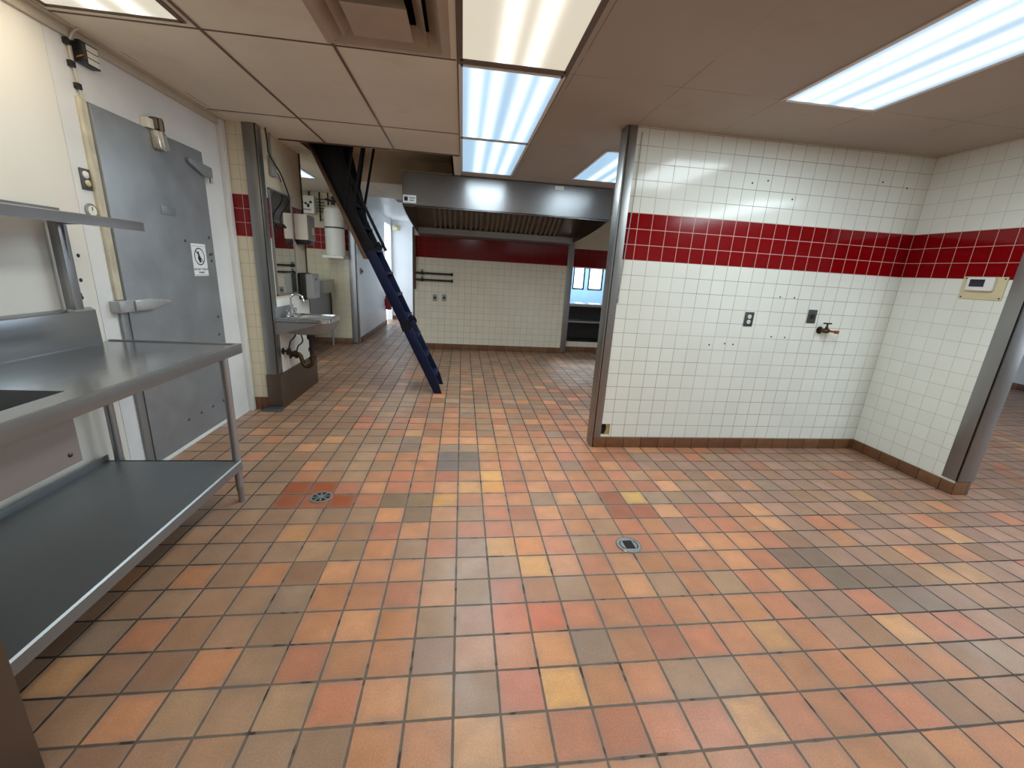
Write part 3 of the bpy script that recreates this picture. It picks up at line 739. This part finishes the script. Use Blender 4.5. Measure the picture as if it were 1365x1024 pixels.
def hand_sink():
    t = thing('hand_sink', 'small wall hung stainless hand sink on the narrow tiled stub wall', 'sink', (XS, 4.23, .4))
    X0, X1, Y0, Y1, Z = XS+.006, -1.215, 4.005, 4.445, .868
    # rim and bowl as one shell: rounded front corners
    def loop(bm, x0, x1, y0, y1, r, z, n=6):
        P = [(x0, y0)]
        for k in range(n+1):
            a = -math.pi/2+math.pi/2*k/n; P.append((x1-r+r*math.cos(a), y0+r+r*math.sin(a)))
        for k in range(n+1):
            a = math.pi/2*k/n; P.append((x1-r+r*math.cos(a), y1-r+r*math.sin(a)))
        P.append((x0, y1)); return [bm.verts.new((x, y, z)) for x, y in P]
    bm = B()
    L = [loop(bm, X0, X1, Y0, Y1, .09, Z-.035), loop(bm, X0, X1, Y0, Y1, .09, Z), loop(bm, X0, X1-.018, Y0+.018, Y1-.018, .08, Z+.004),
         loop(bm, X0+.12, X1-.04, Y0+.045, Y1-.045, .07, Z-.008), loop(bm, X0+.15, X1-.07, Y0+.075, Y1-.075, .06, Z-.13), loop(bm, X0+.20, X1-.14, Y0+.14, Y1-.14, .03, Z-.145)]
    for a, b in zip(L, L[1:]):
        for k in range(len(a)): bm.faces.new((a[k], a[(k+1)%len(a)], b[(k+1)%len(a)], b[k]))
    bm.faces.new(L[-1])
    part('bowl_rim', bm, M['steel_x'], t)
    bm = B()
    L = [loop(bm, X0, X1-.006, Y0+.006, Y1-.006, .086, Z-.034), loop(bm, X0+.06, X1-.02, Y0+.03, Y1-.03, .085, Z-.09), loop(bm, X0+.10, X1-.06, Y0+.06, Y1-.06, .08, Z-.145), loop(bm, X0+.16, X1-.13, Y0+.12, Y1-.12, .05, Z-.165)]
    for a, b in zip(L, L[1:]):
        for k in range(len(a)): bm.faces.new((a[k], a[(k+1)%len(a)], b[(k+1)%len(a)], b[k]))
    bm.faces.new(L[0][::-1]); bm.faces.new(L[-1])
    part('bowl_underside', bm, M['steel_dull'], t)
    for y in (Y0, Y1-.004):
        bm = B(); prism(bm, [(X0, Z-.155), (X0, Z-.03), (X1-.06, Z-.03), (X1-.10, Z-.045)], 'XZ', y, y+.004)
        part('side_skirt', bm, M['steel_dull'], t)
    bm = B(); box(bm, X0-.002, X0+.012, Y0+.02, Y1, Z-.02, .96, .004); part('backsplash', bm, M['steel_dull'], t)
    # faucet
    bx, by = X0+.075, 4.22
    bm = B(); lathe(bm, [(.026, 0), (.026, .02), (.017, .028), (.014, .06), (.014, .075)], (bx, by, Z), seg=22)
    tube(bm, [(bx, by, Z+.07), (bx, by, Z+.15), (bx+.012, by, Z+.185), (bx+.05, by, Z+.208), (bx+.10, by, Z+.195), (bx+.118, by, Z+.15), (bx+.12, by, Z+.135)], .0095, 12)
    f = part('faucet', bm, M['chrome'], t)
    for dy in (-.085, .085):
        bm = B(); lathe(bm, [(.022, 0), (.022, .015), (.014, .022), (.013, .04), (.021, .046), (.021, .062), (.012, .07)], (bx, by+dy, Z), seg=20); part('tap_handle', bm, M['chrome'], f)
    # drain, trap, supplies
    dx, dy = -1.46, 4.225
    bm = B(); cyl(bm, (dx, dy, Z-.163), (dx, dy, Z-.22), .042, .034); cyl(bm, (dx, dy, Z-.22), (dx, dy, .50), .021); lathe(bm, [(.030, 0), (.030, .03), (.024, .034)], (dx, dy, .53), seg=18)
    part('drain', bm, M['blackmetal'], t)
    bm = B(); tube(bm, [(dx, dy, .52), (dx, dy, .42), (dx-.015, dy, .385), (dx-.05, dy, .37), (dx-.085, dy, .39), (dx-.10, dy, .44), (dx-.115, dy, .485), (dx-.15, dy, .50), (XS+.006, dy, .50)], .020, 12)
    lathe(bm, [(.03, 0), (.03, .03), (.02, .034)], (dx, dy, .44), seg=18); part('trap', bm, M['brass'], t)
    for yy, zz in ((4.13, .54), (4.30, .46)):
        bm = B(); cyl(bm, (XS+.006, yy, zz), (XS+.012, yy, zz), .032); cyl(bm, (XS+.008, yy, zz), (XS+.075, yy, zz), .012); lathe(bm, [(.017, 0), (.017, .05)], (XS+.065, yy, zz-.022), seg=16)
        cyl(bm, (XS+.07, yy, zz), (XS+.11, yy, zz-.012), .009); cyl(bm, (XS+.108, yy, zz-.012), (XS+.118, yy, zz-.014), .024, seg=14)
        v = part('shutoff_valve', bm, M['blackmetal'], t)
        bm = B(); tube(bm, [(XS+.065, yy, zz+.025), (XS+.09, yy-.01, zz+.10), (XS+.12, yy+.04, zz+.16), (bx, by+(yy-4.2)*.5, Z-.05)], .0065, 8); part('supply_hose', bm, M['black'], v)
hand_sink()

t = thing('paper_towel_dispenser', 'black paper towel dispenser with pale front on the stub wall, right of the mirror', 'dispenser', (XS, 4.75, .985))
bm = B(); box(bm, XS, -1.622, 4.645, 4.865, .985, 1.262, .022, 3); part('cover', bm, M['black'], t)
bm = B(); box(bm, -1.624, -1.548, 4.65, 4.86, .998, 1.255, .018, 3); part('front_cover', bm, M['grey'], t, 'pale grey front cover')
bm = B(); box(bm, -1.548, -1.546, 4.74, 4.77, 1.19, 1.21); part('lock', bm, M['ink'], t)

t = thing('electrical_box', 'pale cream electrical box on the stub wall above the towel dispenser', 'electrical box', (XS, 4.79, 1.59))
bm = B(); box(bm, XS, -1.575, 4.68, 4.895, 1.592, 1.838, .004); part('case', bm, M['offwhite'], t)
bm = B(); box(bm, -1.575, -1.571, 4.684, 4.891, 1.596, 1.834, .002); part('cover', bm, M['grey'], t)
bm = B(); box(bm, -1.571, -1.5695, 4.80, 4.87, 1.65, 1.72); part('label_plate', bm, M['offwhite'], t)
bm = B(); box(bm, XS, -1.585, 4.69, 4.88, 1.545, 1.592, .003); part('terminal_cover', bm, M['black'], t, 'black lower cover')

t = thing('junction_box', 'small grey junction box high on the stub wall beside the steel corner', 'junction box', (XS, 4.24, 2.09))
bm = B(); box(bm, XS, XS+.030, 4.19, 4.285, 2.09, 2.25, .005); part('case', bm, M['grey'], t)
bm = B(); cyl(bm, (XS+.014, 4.24, 2.25), (XS+.014, 4.24, 2.436), .009); part('conduit', bm, M['grey'], t)
bm = B(); tube(bm, [(XS+.02, 4.285, 2.13), (XS+.02, 4.34, 2.13), (XS+.01, 4.40, 2.10), (XS+.006, 4.43, 2.08)], .004, 8); part('wire', bm, M['black'], t)

bm = B(); tube(bm, [(-1.655, 4.089, 2.436), (-1.655, 4.104, 2.341), (-1.655, 4.113, 2.252), (-1.650, 4.201, 2.19), (-1.650, 4.313, 2.135), (-1.655, 4.41, 2.053), (-1.655, 4.479, 1.967), (-1.655, 4.446, 1.896), (-1.655, 4.299, 1.806), (-1.655, 4.241, 1.729), (-1.655, 4.30, 1.69)], .0065, 8)
lathe(bm, [(.009, 0), (.013, .005), (.013, .04), (.005, .046)], (-1.655, 4.296, 1.692), (0, .85, -.35), 12)
o = obj('loose_cable', bm, M['black']); tag(o, 'loose black cable hanging from the ceiling in front of the mirror', 'cable')

t = thing('wall_foot_guard', 'small steel foot plate on the floor at the base of the stub wall', 'floor plate', (-1.745, 3.94, 0))
bm = B(); prism(bm, [(3.90, 0), (3.973, 0), (3.973, .03), (3.915, .022)], 'YZ', -1.83, -1.665, .002); part('plate', bm, M['dkgrey'], t)

# ================================================================== ALCOVE
t = thing('fire_suppression_tank', 'tall white cylinder tank hung on the tiled alcove wall', 'tank', (-2.05, 7.33, 1.44))
c = (-2.05, 7.325)
bm = B(); lathe(bm, [(.13, 0), (.148, .012), (.148, .66), (.135, .71), (.09, .75), (.04, .765)], (*c, 1.475), seg=36); part('cylinder', bm, M['offwhite'], t)
bm = B(); box(bm, -2.22, -1.895, 7.17, 7.495, 1.435, 1.478, .006); part('base_bracket', bm, M['offwhite'], t)
bm = B(); lathe(bm, [(.1495, 0), (.1505, .002), (.1505, .022), (.1495, .024)], (*c, 1.89), seg=36); part('strap', bm, M['dkgrey'], t)
bm = B(); lathe(bm, [(.03, 0), (.03, .05), (.02, .055), (.02, .10), (.034, .105), (.034, .13)], (*c, 2.235), seg=18); cyl(bm, (c[0], c[1], 2.30), (c[0]-.12, c[1], 2.32), .016); cyl(bm, (c[0], c[1], 2.3), (c[0]+.08, c[1]-.02, 2.3), .014); part('valve', bm, M['blackmetal'], t)

t = thing('control_box', 'white control box with dark gauges, left of the white tank in the alcove', 'control box', (-2.47, 7.42, 2.1))
bm = B(); box(bm, -2.585, -2.352, 7.36, 7.498, 2.10, 2.362, .006); part('case', bm, M['offwhite'], t)
for x, z, r in ((-2.53, 2.26, .022), (-2.475, 2.245, .018), (-2.40, 2.265, .02)):
    bm = B(); lathe(bm, [(r, 0), (r, .012), (r*.8, .016)], (x, 7.36, z), (0,-1,0), 18); part('gauge', bm, M['black'], t)
bm = B(); box(bm, -2.53, -2.40, 7.357, 7.36, 2.145, 2.165); part('label_plate', bm, M['grey'], t)
bm = B(); box(bm, -2.46, -2.42, 7.357, 7.36, 2.19, 2.24); part('lever', bm, M['ink'], t)
bm = B()
cyl(bm, (-2.45, 7.45, 2.36), (-2.45, 7.45, 2.437), .012); part('conduit', bm, M['blackmetal'], t)

t = thing('pipe_manifold', 'cluster of thin dark pipes between control box and white tank', 'pipes', (-2.28, 7.45, 2.05))
bm = B()
for k in range(5): tube(bm, [(-2.34, 7.455, 2.33-k*.045), (-2.28, 7.44, 2.325-k*.045), (-2.22, 7.455, 2.33-k*.045)], .007, 8)
part('coil', bm, M['blackmetal'], t)
bm = B(); cyl(bm, (-2.30, 7.47, 2.0), (-2.30, 7.47, 2.437), .011); cyl(bm, (-2.17, 7.47, 2.2), (-2.17, 7.47, 2.437), .011); part('riser', bm, M['blackmetal'], t)
bm = B(); tube(bm, [(-2.31, 7.46, 2.08), (-2.28, 7.44, 2.02), (-2.22, 7.44, 2.05), (-2.20, 7.45, 2.12)], .005, 8); part('wire', bm, M['ink'], t)

t = thing('equipment_stand', 'stainless counter unit in the dim alcove behind the hand sink', 'counter', (-2.4, 6.9, 0))
bm = B(); box(bm, -2.80, -2.12, 6.2, 7.40, .895, 1.10, .006); part('upper_ledge', bm, M['steel'], t)
bm = B(); box(bm, -2.80, -2.16, 6.25, 7.36, .30, .895, .004); part('cabinet', bm, M['steel_dull'], t)
for x, y in ((-2.17, 6.28), (-2.17, 7.33), (-2.76, 6.28), (-2.76, 7.33)):
    bm = B(); cyl(bm, (x, y, 0), (x, y, .32), .018); part('leg', bm, M['steel_v'], t)
bm = B(); tube(bm, [(-2.155, 7.25, .90), (-2.145, 7.25, .80), (-2.148, 7.26, .55), (-2.15, 7.26, .42)], .012, 8); part('hose', bm, M['black'], t)

# ================================================================== HALL
t = thing('wall_dispenser', 'small stainless dispenser on the white hall wall, beside the ladder', 'dispenser', (-1.78, 8.15, 1.53))
bm = B(); prism(bm, [(-1.78, 1.50), (-1.72, 1.53), (-1.66, 1.60), (-1.66, 1.63), (-1.78, 1.63)], 'XZ', 8.0, 8.36, .004); part('case', bm, M['steel'], t)
bm = B(); box(bm, -1.76, -1.70, 8.06, 8.30, 1.512, 1.52); part('outlet_slot', bm, M['black'], t)
t = thing('hall_switch', 'grey switch plate on the white hall wall past the alcove corner', 'switch', (-1.78, 7.82, 1.2))
bm = B(); box(bm, -1.78, -1.765, 7.76, 7.88, 1.19, 1.30, .003); part('plate', bm, M['grey'], t)
bm = B(); box(bm, -1.765, -1.745, 7.81, 7.83, 1.22, 1.27, .003); part('toggle', bm, M['dkgrey'], t)
t = thing('emergency_light', 'small cream emergency light high on the white hall end wall', 'emergency light', (-1.66, 11.19, 2.2))
bm = B(); box(bm, -1.75, -1.58, 11.12, 11.2, 2.20, 2.32, .012); part('case', bm, M['cream'], t)
bm = B(); lathe(bm, [(.05, 0), (.055, .03), (.045, .05)], (-1.66, 11.12, 2.25), (0,-1,-.3), 18); part('lamp_head', bm, M['cream'], t)
t = thing('fire_extinguisher', 'red extinguisher at the far end of the white hall, behind the ladder', 'fire extinguisher', (-1.69, 10.1, .36))
bm = B(); lathe(bm, [(.06, 0), (.07, .01), (.07, .30), (.05, .35), (.022, .37)], (-1.70, 10.1, .36), seg=20); part('cylinder', bm, M['red'], t)
bm = B(); box(bm, -1.715, -1.65, 10.08, 10.12, .73, .78, .004); part('valve', bm, M['black'], t)
bm = B(); box(bm, -1.78, -1.72, 10.06, 10.14, .45, .60); part('bracket', bm, M['dkgrey'], t)
t = thing('hall_air_vent', 'small dark vent in the white hall ceiling beside the hood', 'air vent', (-1.02, 7.75, ZC))
bm = B(); box(bm, -1.14, -.86, 7.60, 7.88, ZC-.008, ZC-.001, .002); part('frame', bm, M['grey'], t)
bm = B()
for k in range(6): box(bm, -1.12, -.88, 7.625+k*.042, 7.645+k*.042, ZC-.012, ZC-.008)
part('louvres', bm, M['dkgrey'], t)

# ================================================================== HOOD
def hood():
    X0, X1, YF, YB = -.712, 1.79, 5.30, 7.285
    t = thing('exhaust_hood', 'wide stainless kitchen exhaust hood hung under the ceiling at the back wall', 'exhaust hood', (.54, 6.3, 1.86))
    bm = B(); box(bm, X0, X1, YF, YF+.02, 2.07, 2.430, .003); box(bm, X0, X1, YF, YF+.05, 2.07, 2.082)
    box(bm, X0, X1, YF+.02, YB, 2.420, 2.430); part('canopy', bm, M['hood'], t)
    prof = [(YF+.02, 2.42), (YF+.02, 2.07), (5.6, 2.02), (6.1, 1.965), (6.6, 1.925), (7.0, 1.90), (YB, 1.89), (YB, 2.42)]
    for x in (X0, X1-.008):
        bm = B(); prism(bm, prof, 'YZ', x, x+.008); part('side_panel', bm, M['steel_dark'], t)
    bm = B(); box(bm, X0+.008, X1-.008, YB-.012, YB, 1.87, 2.42); part('rear_panel', bm, M['steel_dark'], t)
    bm = B(); prism(bm, [(6.98, 1.985), (6.985, 1.895), (YB-.012, 1.865), (YB-.012, 1.88), (7.0, 1.91), (6.995, 1.985)], 'YZ', X0+.008, X1-.008); part('grease_trough', bm, M['steel_dull'], t)
    # filter bank: sloping from trough up to the front
    a, b = (6.99, 1.985), (6.25, 2.40)
    n = Vector((0, a[1]-b[1], -(b[0]-a[0])*-1)).normalized()
    nx = Vector((0, -(b[1]-a[1]), (b[0]-a[0]))).normalized()
    if nx.z > 0: nx = -nx
    def slab(bm, x0, x1, d0, d1):
        vs = []
        for x in (x0, x1):
            for (y, z) in (a, b):
                for d in (d0, d1): vs.append(bm.verts.new((x, y+nx.y*d, z+nx.z*d)))
        for q in ((0,1,3,2),(4,6,7,5),(0,4,5,1),(2,3,7,6),(0,2,6,4),(1,5,7,3)): bm.faces.new([vs[k] for k in q])
    for x0, x1 in ((X0+.008, -.46), (1.52, X1-.008)):
        bm = B(); slab(bm, x0, x1, 0, .004); part('blank_panel', bm, M['steel_dark'], t)
    nf = 5; w = (1.52+.46)/nf
    for k in range(nf):
        x0 = -.46+k*w
        bm = B(); slab(bm, x0+.004, x0+w-.004, -.03, -.027)
        f = None
        ns = 5; sw = (w-.02)/ns
        for j in range(ns):
            slab(bm, x0+.010+j*sw, x0+.010+j*sw+sw*.52, -.012, .008)
        slab(bm, x0+.003, x0+.010, -.03, .010); slab(bm, x0+w-.010, x0+w-.003, -.03, .010)
        part('grease_filter', bm, M['filter'], t)
    bm = B(); box(bm, -.705, -.555, YF-.002, YF, 2.10, 2.185); p = part('label_plate', bm, M['paper'], t, 'white data label')
    bm = B(); box(bm, -.69, -.65, YF-.0026, YF-.002, 2.12, 2.165); box(bm, -.635, -.57, YF-.0026, YF-.002, 2.15, 2.158); box(bm, -.635, -.58, YF-.0026, YF-.002, 2.125, 2.133); part('print', bm, M['ink'], p)
    bm = B(); box(bm, 1.075, 1.185, YF-.002, YF, 2.375, 2.415); part('label_plate', bm, M['paper'], t)
    bm = B(); box(bm, 1.79, 1.80, 5.31, 7.2, 2.09, 2.43); part('end_strip', bm, M['steel_dark'], t)  # thin dark strip along the right end
hood()

t = thing('gas_pipe', 'brown upright pipe with two dark branch pipes on the left of the back wall', 'pipes', (-.79, 7.27, 1.02))
bm = B(); cyl(bm, (-.79, 7.262, 1.02), (-.79, 7.262, 1.865), .022, seg=18); part('riser', bm, M['rust'], t)
for z in (1.285, 1.178):
    bm = B(); cyl(bm, (-.79, 7.255, z), (-.17, 7.255, z), .016, seg=16); lathe(bm, [(.026, 0), (.026, .05)], (-.69, 7.255, z), (1,0,0), 16); lathe(bm, [(.024, 0), (.024, .035)], (-.19, 7.255, z), (1,0,0), 16)
    b = part('branch_pipe', bm, M['blackmetal'], t)
    bm = B(); cyl(bm, (-.665, 7.255, z), (-.665, 7.255, z+.05), .008, seg=10); box(bm, -.69, -.64, 7.25, 7.26, z+.048, z+.056); part('valve_lever', bm, M['blackmetal'], b)

def outlet(x, z, y, label, kind, w=.072, h=.115):
    t = thing('wall_outlet', label, 'outlet', (x, y, z-h/2))
    bm = B(); box(bm, x-w/2, x+w/2, y-.006, y, z-h/2, z+h/2, .002); part('plate', bm, M['dkgrey'] if kind != 'round_back' else M['grey'], t)
    if kind == 'duplex':
        for s in (-1, 1):
            bm = B(); lathe(bm, [(.0165, 0), (.0165, .003), (.015, .004)], (x, y-.006, z+s*.021), (0,-1,0), 20); r = part('socket', bm, M['white'], t)
            bm = B(); box(bm, x-.008, x-.005, y-.0106, y-.0099, z+s*.021-.004, z+s*.021+.006); box(bm, x+.005, x+.008, y-.0106, y-.0099, z+s*.021-.004, z+s*.021+.006); part('slots', bm, M['ink'], r)
    else:
        bm = B(); lathe(bm, [(.021, 0), (.021, .004), (.017, .005)], (x, y-.006, z), (0,-1,0), 22); part('socket', bm, M['black'], t)
outlet(2.332, 1.138, YP, 'dark duplex outlet with two white sockets on the tiled partition', 'duplex', .078, .115)
outlet(2.892, 1.185, YP, 'dark outlet plate with one round black socket, above the brass tap', 'round', .078, .11)
outlet(-.455, .888, 7.30, 'left of the two small outlets on the back wall below the pipes', 'round_back', .075, .115)
outlet(-.298, .894, 7.30, 'right of the two small outlets on the back wall below the pipes', 'round_back', .075, .115)

t = thing('hose_tap', 'old brass tap with T handle sticking out of the tiled partition', 'tap', (3.0, YP, 1.05))
bm = B(); lathe(bm, [(.030, 0), (.030, .004), (.016, .008)], (2.995, YP, 1.075), (0,-1,0), 20); part('escutcheon', bm, M['blackmetal'], t)
bm = B(); cyl(bm, (2.995, YP-.004, 1.075), (2.995, YP-.055, 1.075), .013, seg=16); lathe(bm, [(.017, 0), (.021, .012), (.021, .04), (.016, .05)], (2.975, YP-.06, 1.078), (1,0,0), 18)
cyl(bm, (3.0, YP-.06, 1.078), (3.0, YP-.06, 1.118), .012, .010, seg=16); part('body', bm, M['brass'], t)
bm = B(); cyl(bm, (3.018, YP-.06, 1.078), (3.085, YP-.062, 1.072), .009, seg=14); lathe(bm, [(.011, 0), (.014, .004), (.014, .03), (.010, .034)], (3.082, YP-.062, 1.072), (1,0,-.08), 14); part('spout', bm, M['copper'], t)
bm = B(); cyl(bm, (3.0, YP-.06, 1.115), (3.0, YP-.06, 1.135), .006, seg=12); cyl(bm, (2.965, YP-.06, 1.138), (3.035, YP-.06, 1.138), .0065, seg=12); part('handle', bm, M['blackmetal'], t)

t = thing('thermostat', 'white thermostat with dark screen on a cream plate on the right tiled wall', 'thermostat', (XR, 2.57, 1.40))
bm = B(); box(bm, XR-.008, XR, 2.446, 2.70, 1.402, 1.558, .003); part('back_plate', bm, M['cream'], t)
bm = B(); box(bm, XR-.034, XR-.008, 2.503, 2.662, 1.460, 1.553, .010, 3); b = part('body', bm, M['white'], t)
bm = B(); box(bm, XR-.0352, XR-.034, 2.552, 2.640, 1.488, 1.538); part('screen', bm, M['screen'], b, 'dark display screen')
for y, z in ((2.685, 1.415), (2.46, 1.415), (2.685, 1.545), (2.46, 1.545)):
    bm = B(); lathe(bm, [(.006, 0), (.004, .003)], (XR-.008, y, z), (-1,0,0), 10); part('screw', bm, M['dkgrey'], t)

bm = B(); tube(bm, [(1.232, YP-.006, 2.40), (1.228, YP-.010, 2.0), (1.214, YP-.008, 1.6), (1.203, YP-.006, 1.24)], .0035, 8)
lathe(bm, [(.006, 0), (.006, .03)], (1.203, YP-.006, 1.215), seg=10)
o = obj('hanging_wire', bm, M['grey']); tag(o, 'thin wire hanging down the tiled partition next to its steel post', 'wire')

# ================================================================== PASS-THROUGH COUNTER
t = thing('pass_counter', 'dark open shelf counter under the pass-through window beside the partition post', 'counter', (3.2, 7.6, .19))
bm = B(); box(bm, 1.91, 4.58, 7.44, 7.86, .845, .895, .004); part('ledge', bm, M['steel'], t)
bm = B(); box(bm, 1.91, 4.58, 7.51, 7.86, .545, .575, .002); part('shelf', bm, M['steel_dull'], t)
bm = B(); box(bm, 1.91, 4.58, 7.845, 7.86, .19, .845); box(bm, 1.91, 4.58, 7.51, 7.845, .19, .215); part('shelf_back', bm, M['shelfdark'], t)
t = thing('dining_table', 'white table top in the bright dining room seen through the pass-through', 'table', (3.3, 9.9, 0))
bm = B(); box(bm, 2.3, 4.4, 9.6, 10.3, .68, .72, .006); part('tabletop', bm, M['paper'], t)
for x, y in ((2.4, 9.7), (4.3, 9.7), (2.4, 10.2), (4.3, 10.2)):
    bm = B(); cyl(bm, (x, y, 0), (x, y, .68), .025); part('leg', bm, M['dkgrey'], t)

# ================================================================== ATTIC LADDER
def ladder():
    F = Vector((-.235, 0, 0)); TOP = Vector((-1.415, 0, 2.50)); dr = (TOP-F).normalized(); nr = Vector((dr.z, 0, -dr.x))   # nr: up-right
    t = thing('attic_ladder', 'dark blue folding attic ladder coming down steeply from the ceiling hatch', 'ladder', (-.24, 4.8, 0))
    L = (TOP-F).length
    def at(s, n): q = F+dr*s+nr*n; return (q.x, q.z)
    w = .098; ya, yb = 4.60, 5.0
    def zcut(n): return -n*nr.z/dr.z      # s at which the line n reaches the floor
    secs = [(None, .845), (.855, 1.735), (1.745, L+.18)]
    for y in (ya, yb):
        for k, (s0, s1) in enumerate(secs):
            if s0 is None: poly = [at(zcut(-w/2)+.0, -w/2), at(zcut(w*.30), w*.30), at(.13, w/2), at(s1, w/2), at(s1, -w/2)]
            else: poly = [at(s0, -w/2), at(s0, w/2), at(s1, w/2), at(s1, -w/2)]
            bm = B(); prism(bm, poly, 'XZ', y, y+.028, .003); part('stringer', bm, M['blue'] if k < 2 else M['bluedark'], t)
    s = .22
    while s < L-.1:
        bm = B(); c = F+dr*s
        box(bm, c.x-.052, c.x+.066, ya+.028, yb, c.z-.012, c.z+.012, .003); part('tread', bm, M['blue'] if s < 1.7 else M['bluedark'], t); s += .245
    for s in (.85, 1.74):
        for y in (ya-.006, yb+.028):
            bm = B()
            prism(bm, [at(s-.05, -w/2-.012), at(s-.05, w/2+.010), at(s-.02, w/2+.022), at(s+.04, w/2+.015), at(s+.05, -w/2)], 'XZ', y, y+.006)
            for q in (-.03, .03): cyl(bm, (at(s+q, 0)[0], y-.004, at(s+q, 0)[1]), (at(s+q, 0)[0], y+.008, at(s+q, 0)[1]), .010, seg=12)
            part('hinge_plate', bm, M['bluedark'], t)
    # steel side brackets spreading towards the hatch, also shaped for the shadow there
    for y in (ya-.004, yb+.026):
        bm = B(); prism(bm, [at(2.0, w/2-.01), at(2.20, w/2+.05), at(2.55, w/2+.13), at(2.85, w/2+.20), at(2.85, w/2-.02)], 'XZ', y, y+.006)
        part('side_bracket', bm, M['bluedark'], t)
    # hatch door panel the top section is bolted to
    bm = B(); prism(bm, [at(1.62, -w/2-.016), at(1.62, -w/2-.004), at(L+.14, -w/2-.004), at(L+.14, -w/2-.016)], 'XZ', 4.47, 5.2, .002); part('hatch_door', bm, M['wood'], t, 'wood-edged hatch door')
    # handrail
    for y in (ya-.01,):
        bm = B(); a = at(1.60, .152); b = at(2.75, .142)
        prism(bm, [at(1.62, .138), at(1.62, .166), at(2.80, .160), at(2.80, .132)], 'XZ', y, y+.022, .003)
        for s in (1.66, 2.3): prism(bm, [at(s, .03), at(s+.03, .03), at(s+.03, .14), at(s, .14)], 'XZ', y+.002, y+.014)
        part('handrail', bm, M['bluedark'], t)
    for y in (ya-.02, yb+.03):
        for p0, p1 in (((-1.055, 2.62), (-1.175, 1.92)), ((-.955, 2.62), (-1.105, 1.88))):
            bm = B(); d = Vector((p1[0]-p0[0], 0, p1[1]-p0[1])).normalized(); q = Vector((d.z, 0, -d.x))*.013
            prism(bm, [(p0[0]+q.x, p0[1]+q.z), (p1[0]+q.x, p1[1]+q.z), (p1[0]-q.x, p1[1]-q.z), (p0[0]-q.x, p0[1]-q.z)], 'XZ', y, y+.006); part('support_arm', bm, M['bluedark'], t)
ladder()

# ================================================================== FLOOR DRAINS
t = thing('floor_drain', 'round slotted floor drain set among red tiles near the table', 'drain', (-.828, 2.375, 0))
cx, cy = -.828, 2.375
bm = B(); lathe(bm, [(.066, 0), (.066, .004), (.060, .006), (.052, .005), (.052, 0.001)], (cx, cy, 0), seg=36); part('rim', bm, M['steel_dull'], t)
bm = B(); cyl(bm, (cx, cy, .001), (cx, cy, .0025), .052, seg=36); part('pit', bm, M['darkvoid'], t)
bm = B()
for k in range(4):
    a = math.pi*k/4+.2; u = Vector((math.cos(a), math.sin(a), 0)); v = Vector((-u.y, u.x, 0)); c = Vector((cx, cy, 0))
    vs = [c+u*s*.052+v*q*.005 for s, q in ((-1,-1),(1,-1),(1,1),(-1,1))]
    prism(bm, [(p.x, p.y) for p in vs], 'XY', .0025, .006)
cyl(bm, (cx, cy, .0025), (cx, cy, .007), .018, seg=20); part('strainer', bm, M['steel_dull'], t)
t = thing('floor_cleanout', 'round metal floor drain cover with a dark square slot, in the middle of the floor', 'drain', (.939, 1.85, 0))
cx, cy = .939, 1.85
bm = B(); lathe(bm, [(.070, 0), (.070, .003), (.066, .006), (.060, .004), (.057, .004)], (cx, cy, 0), seg=40); part('cover', bm, M['steel'], t)
bm = B(); box(bm, cx-.026, cx+.026, cy-.034, cy+.034, .004, .0052); part('slot', bm, M['darkvoid'], t)
for s in (-1, 1):
    bm = B(); tube(bm, [(cx+s*.036, cy-.030, .0045), (cx+s*.047, cy-.012, .0045), (cx+s*.047, cy+.012, .0045), (cx+s*.036, cy+.030, .0045)], .0035, 8); part('ring_slot', bm, M['dkgrey'], t)
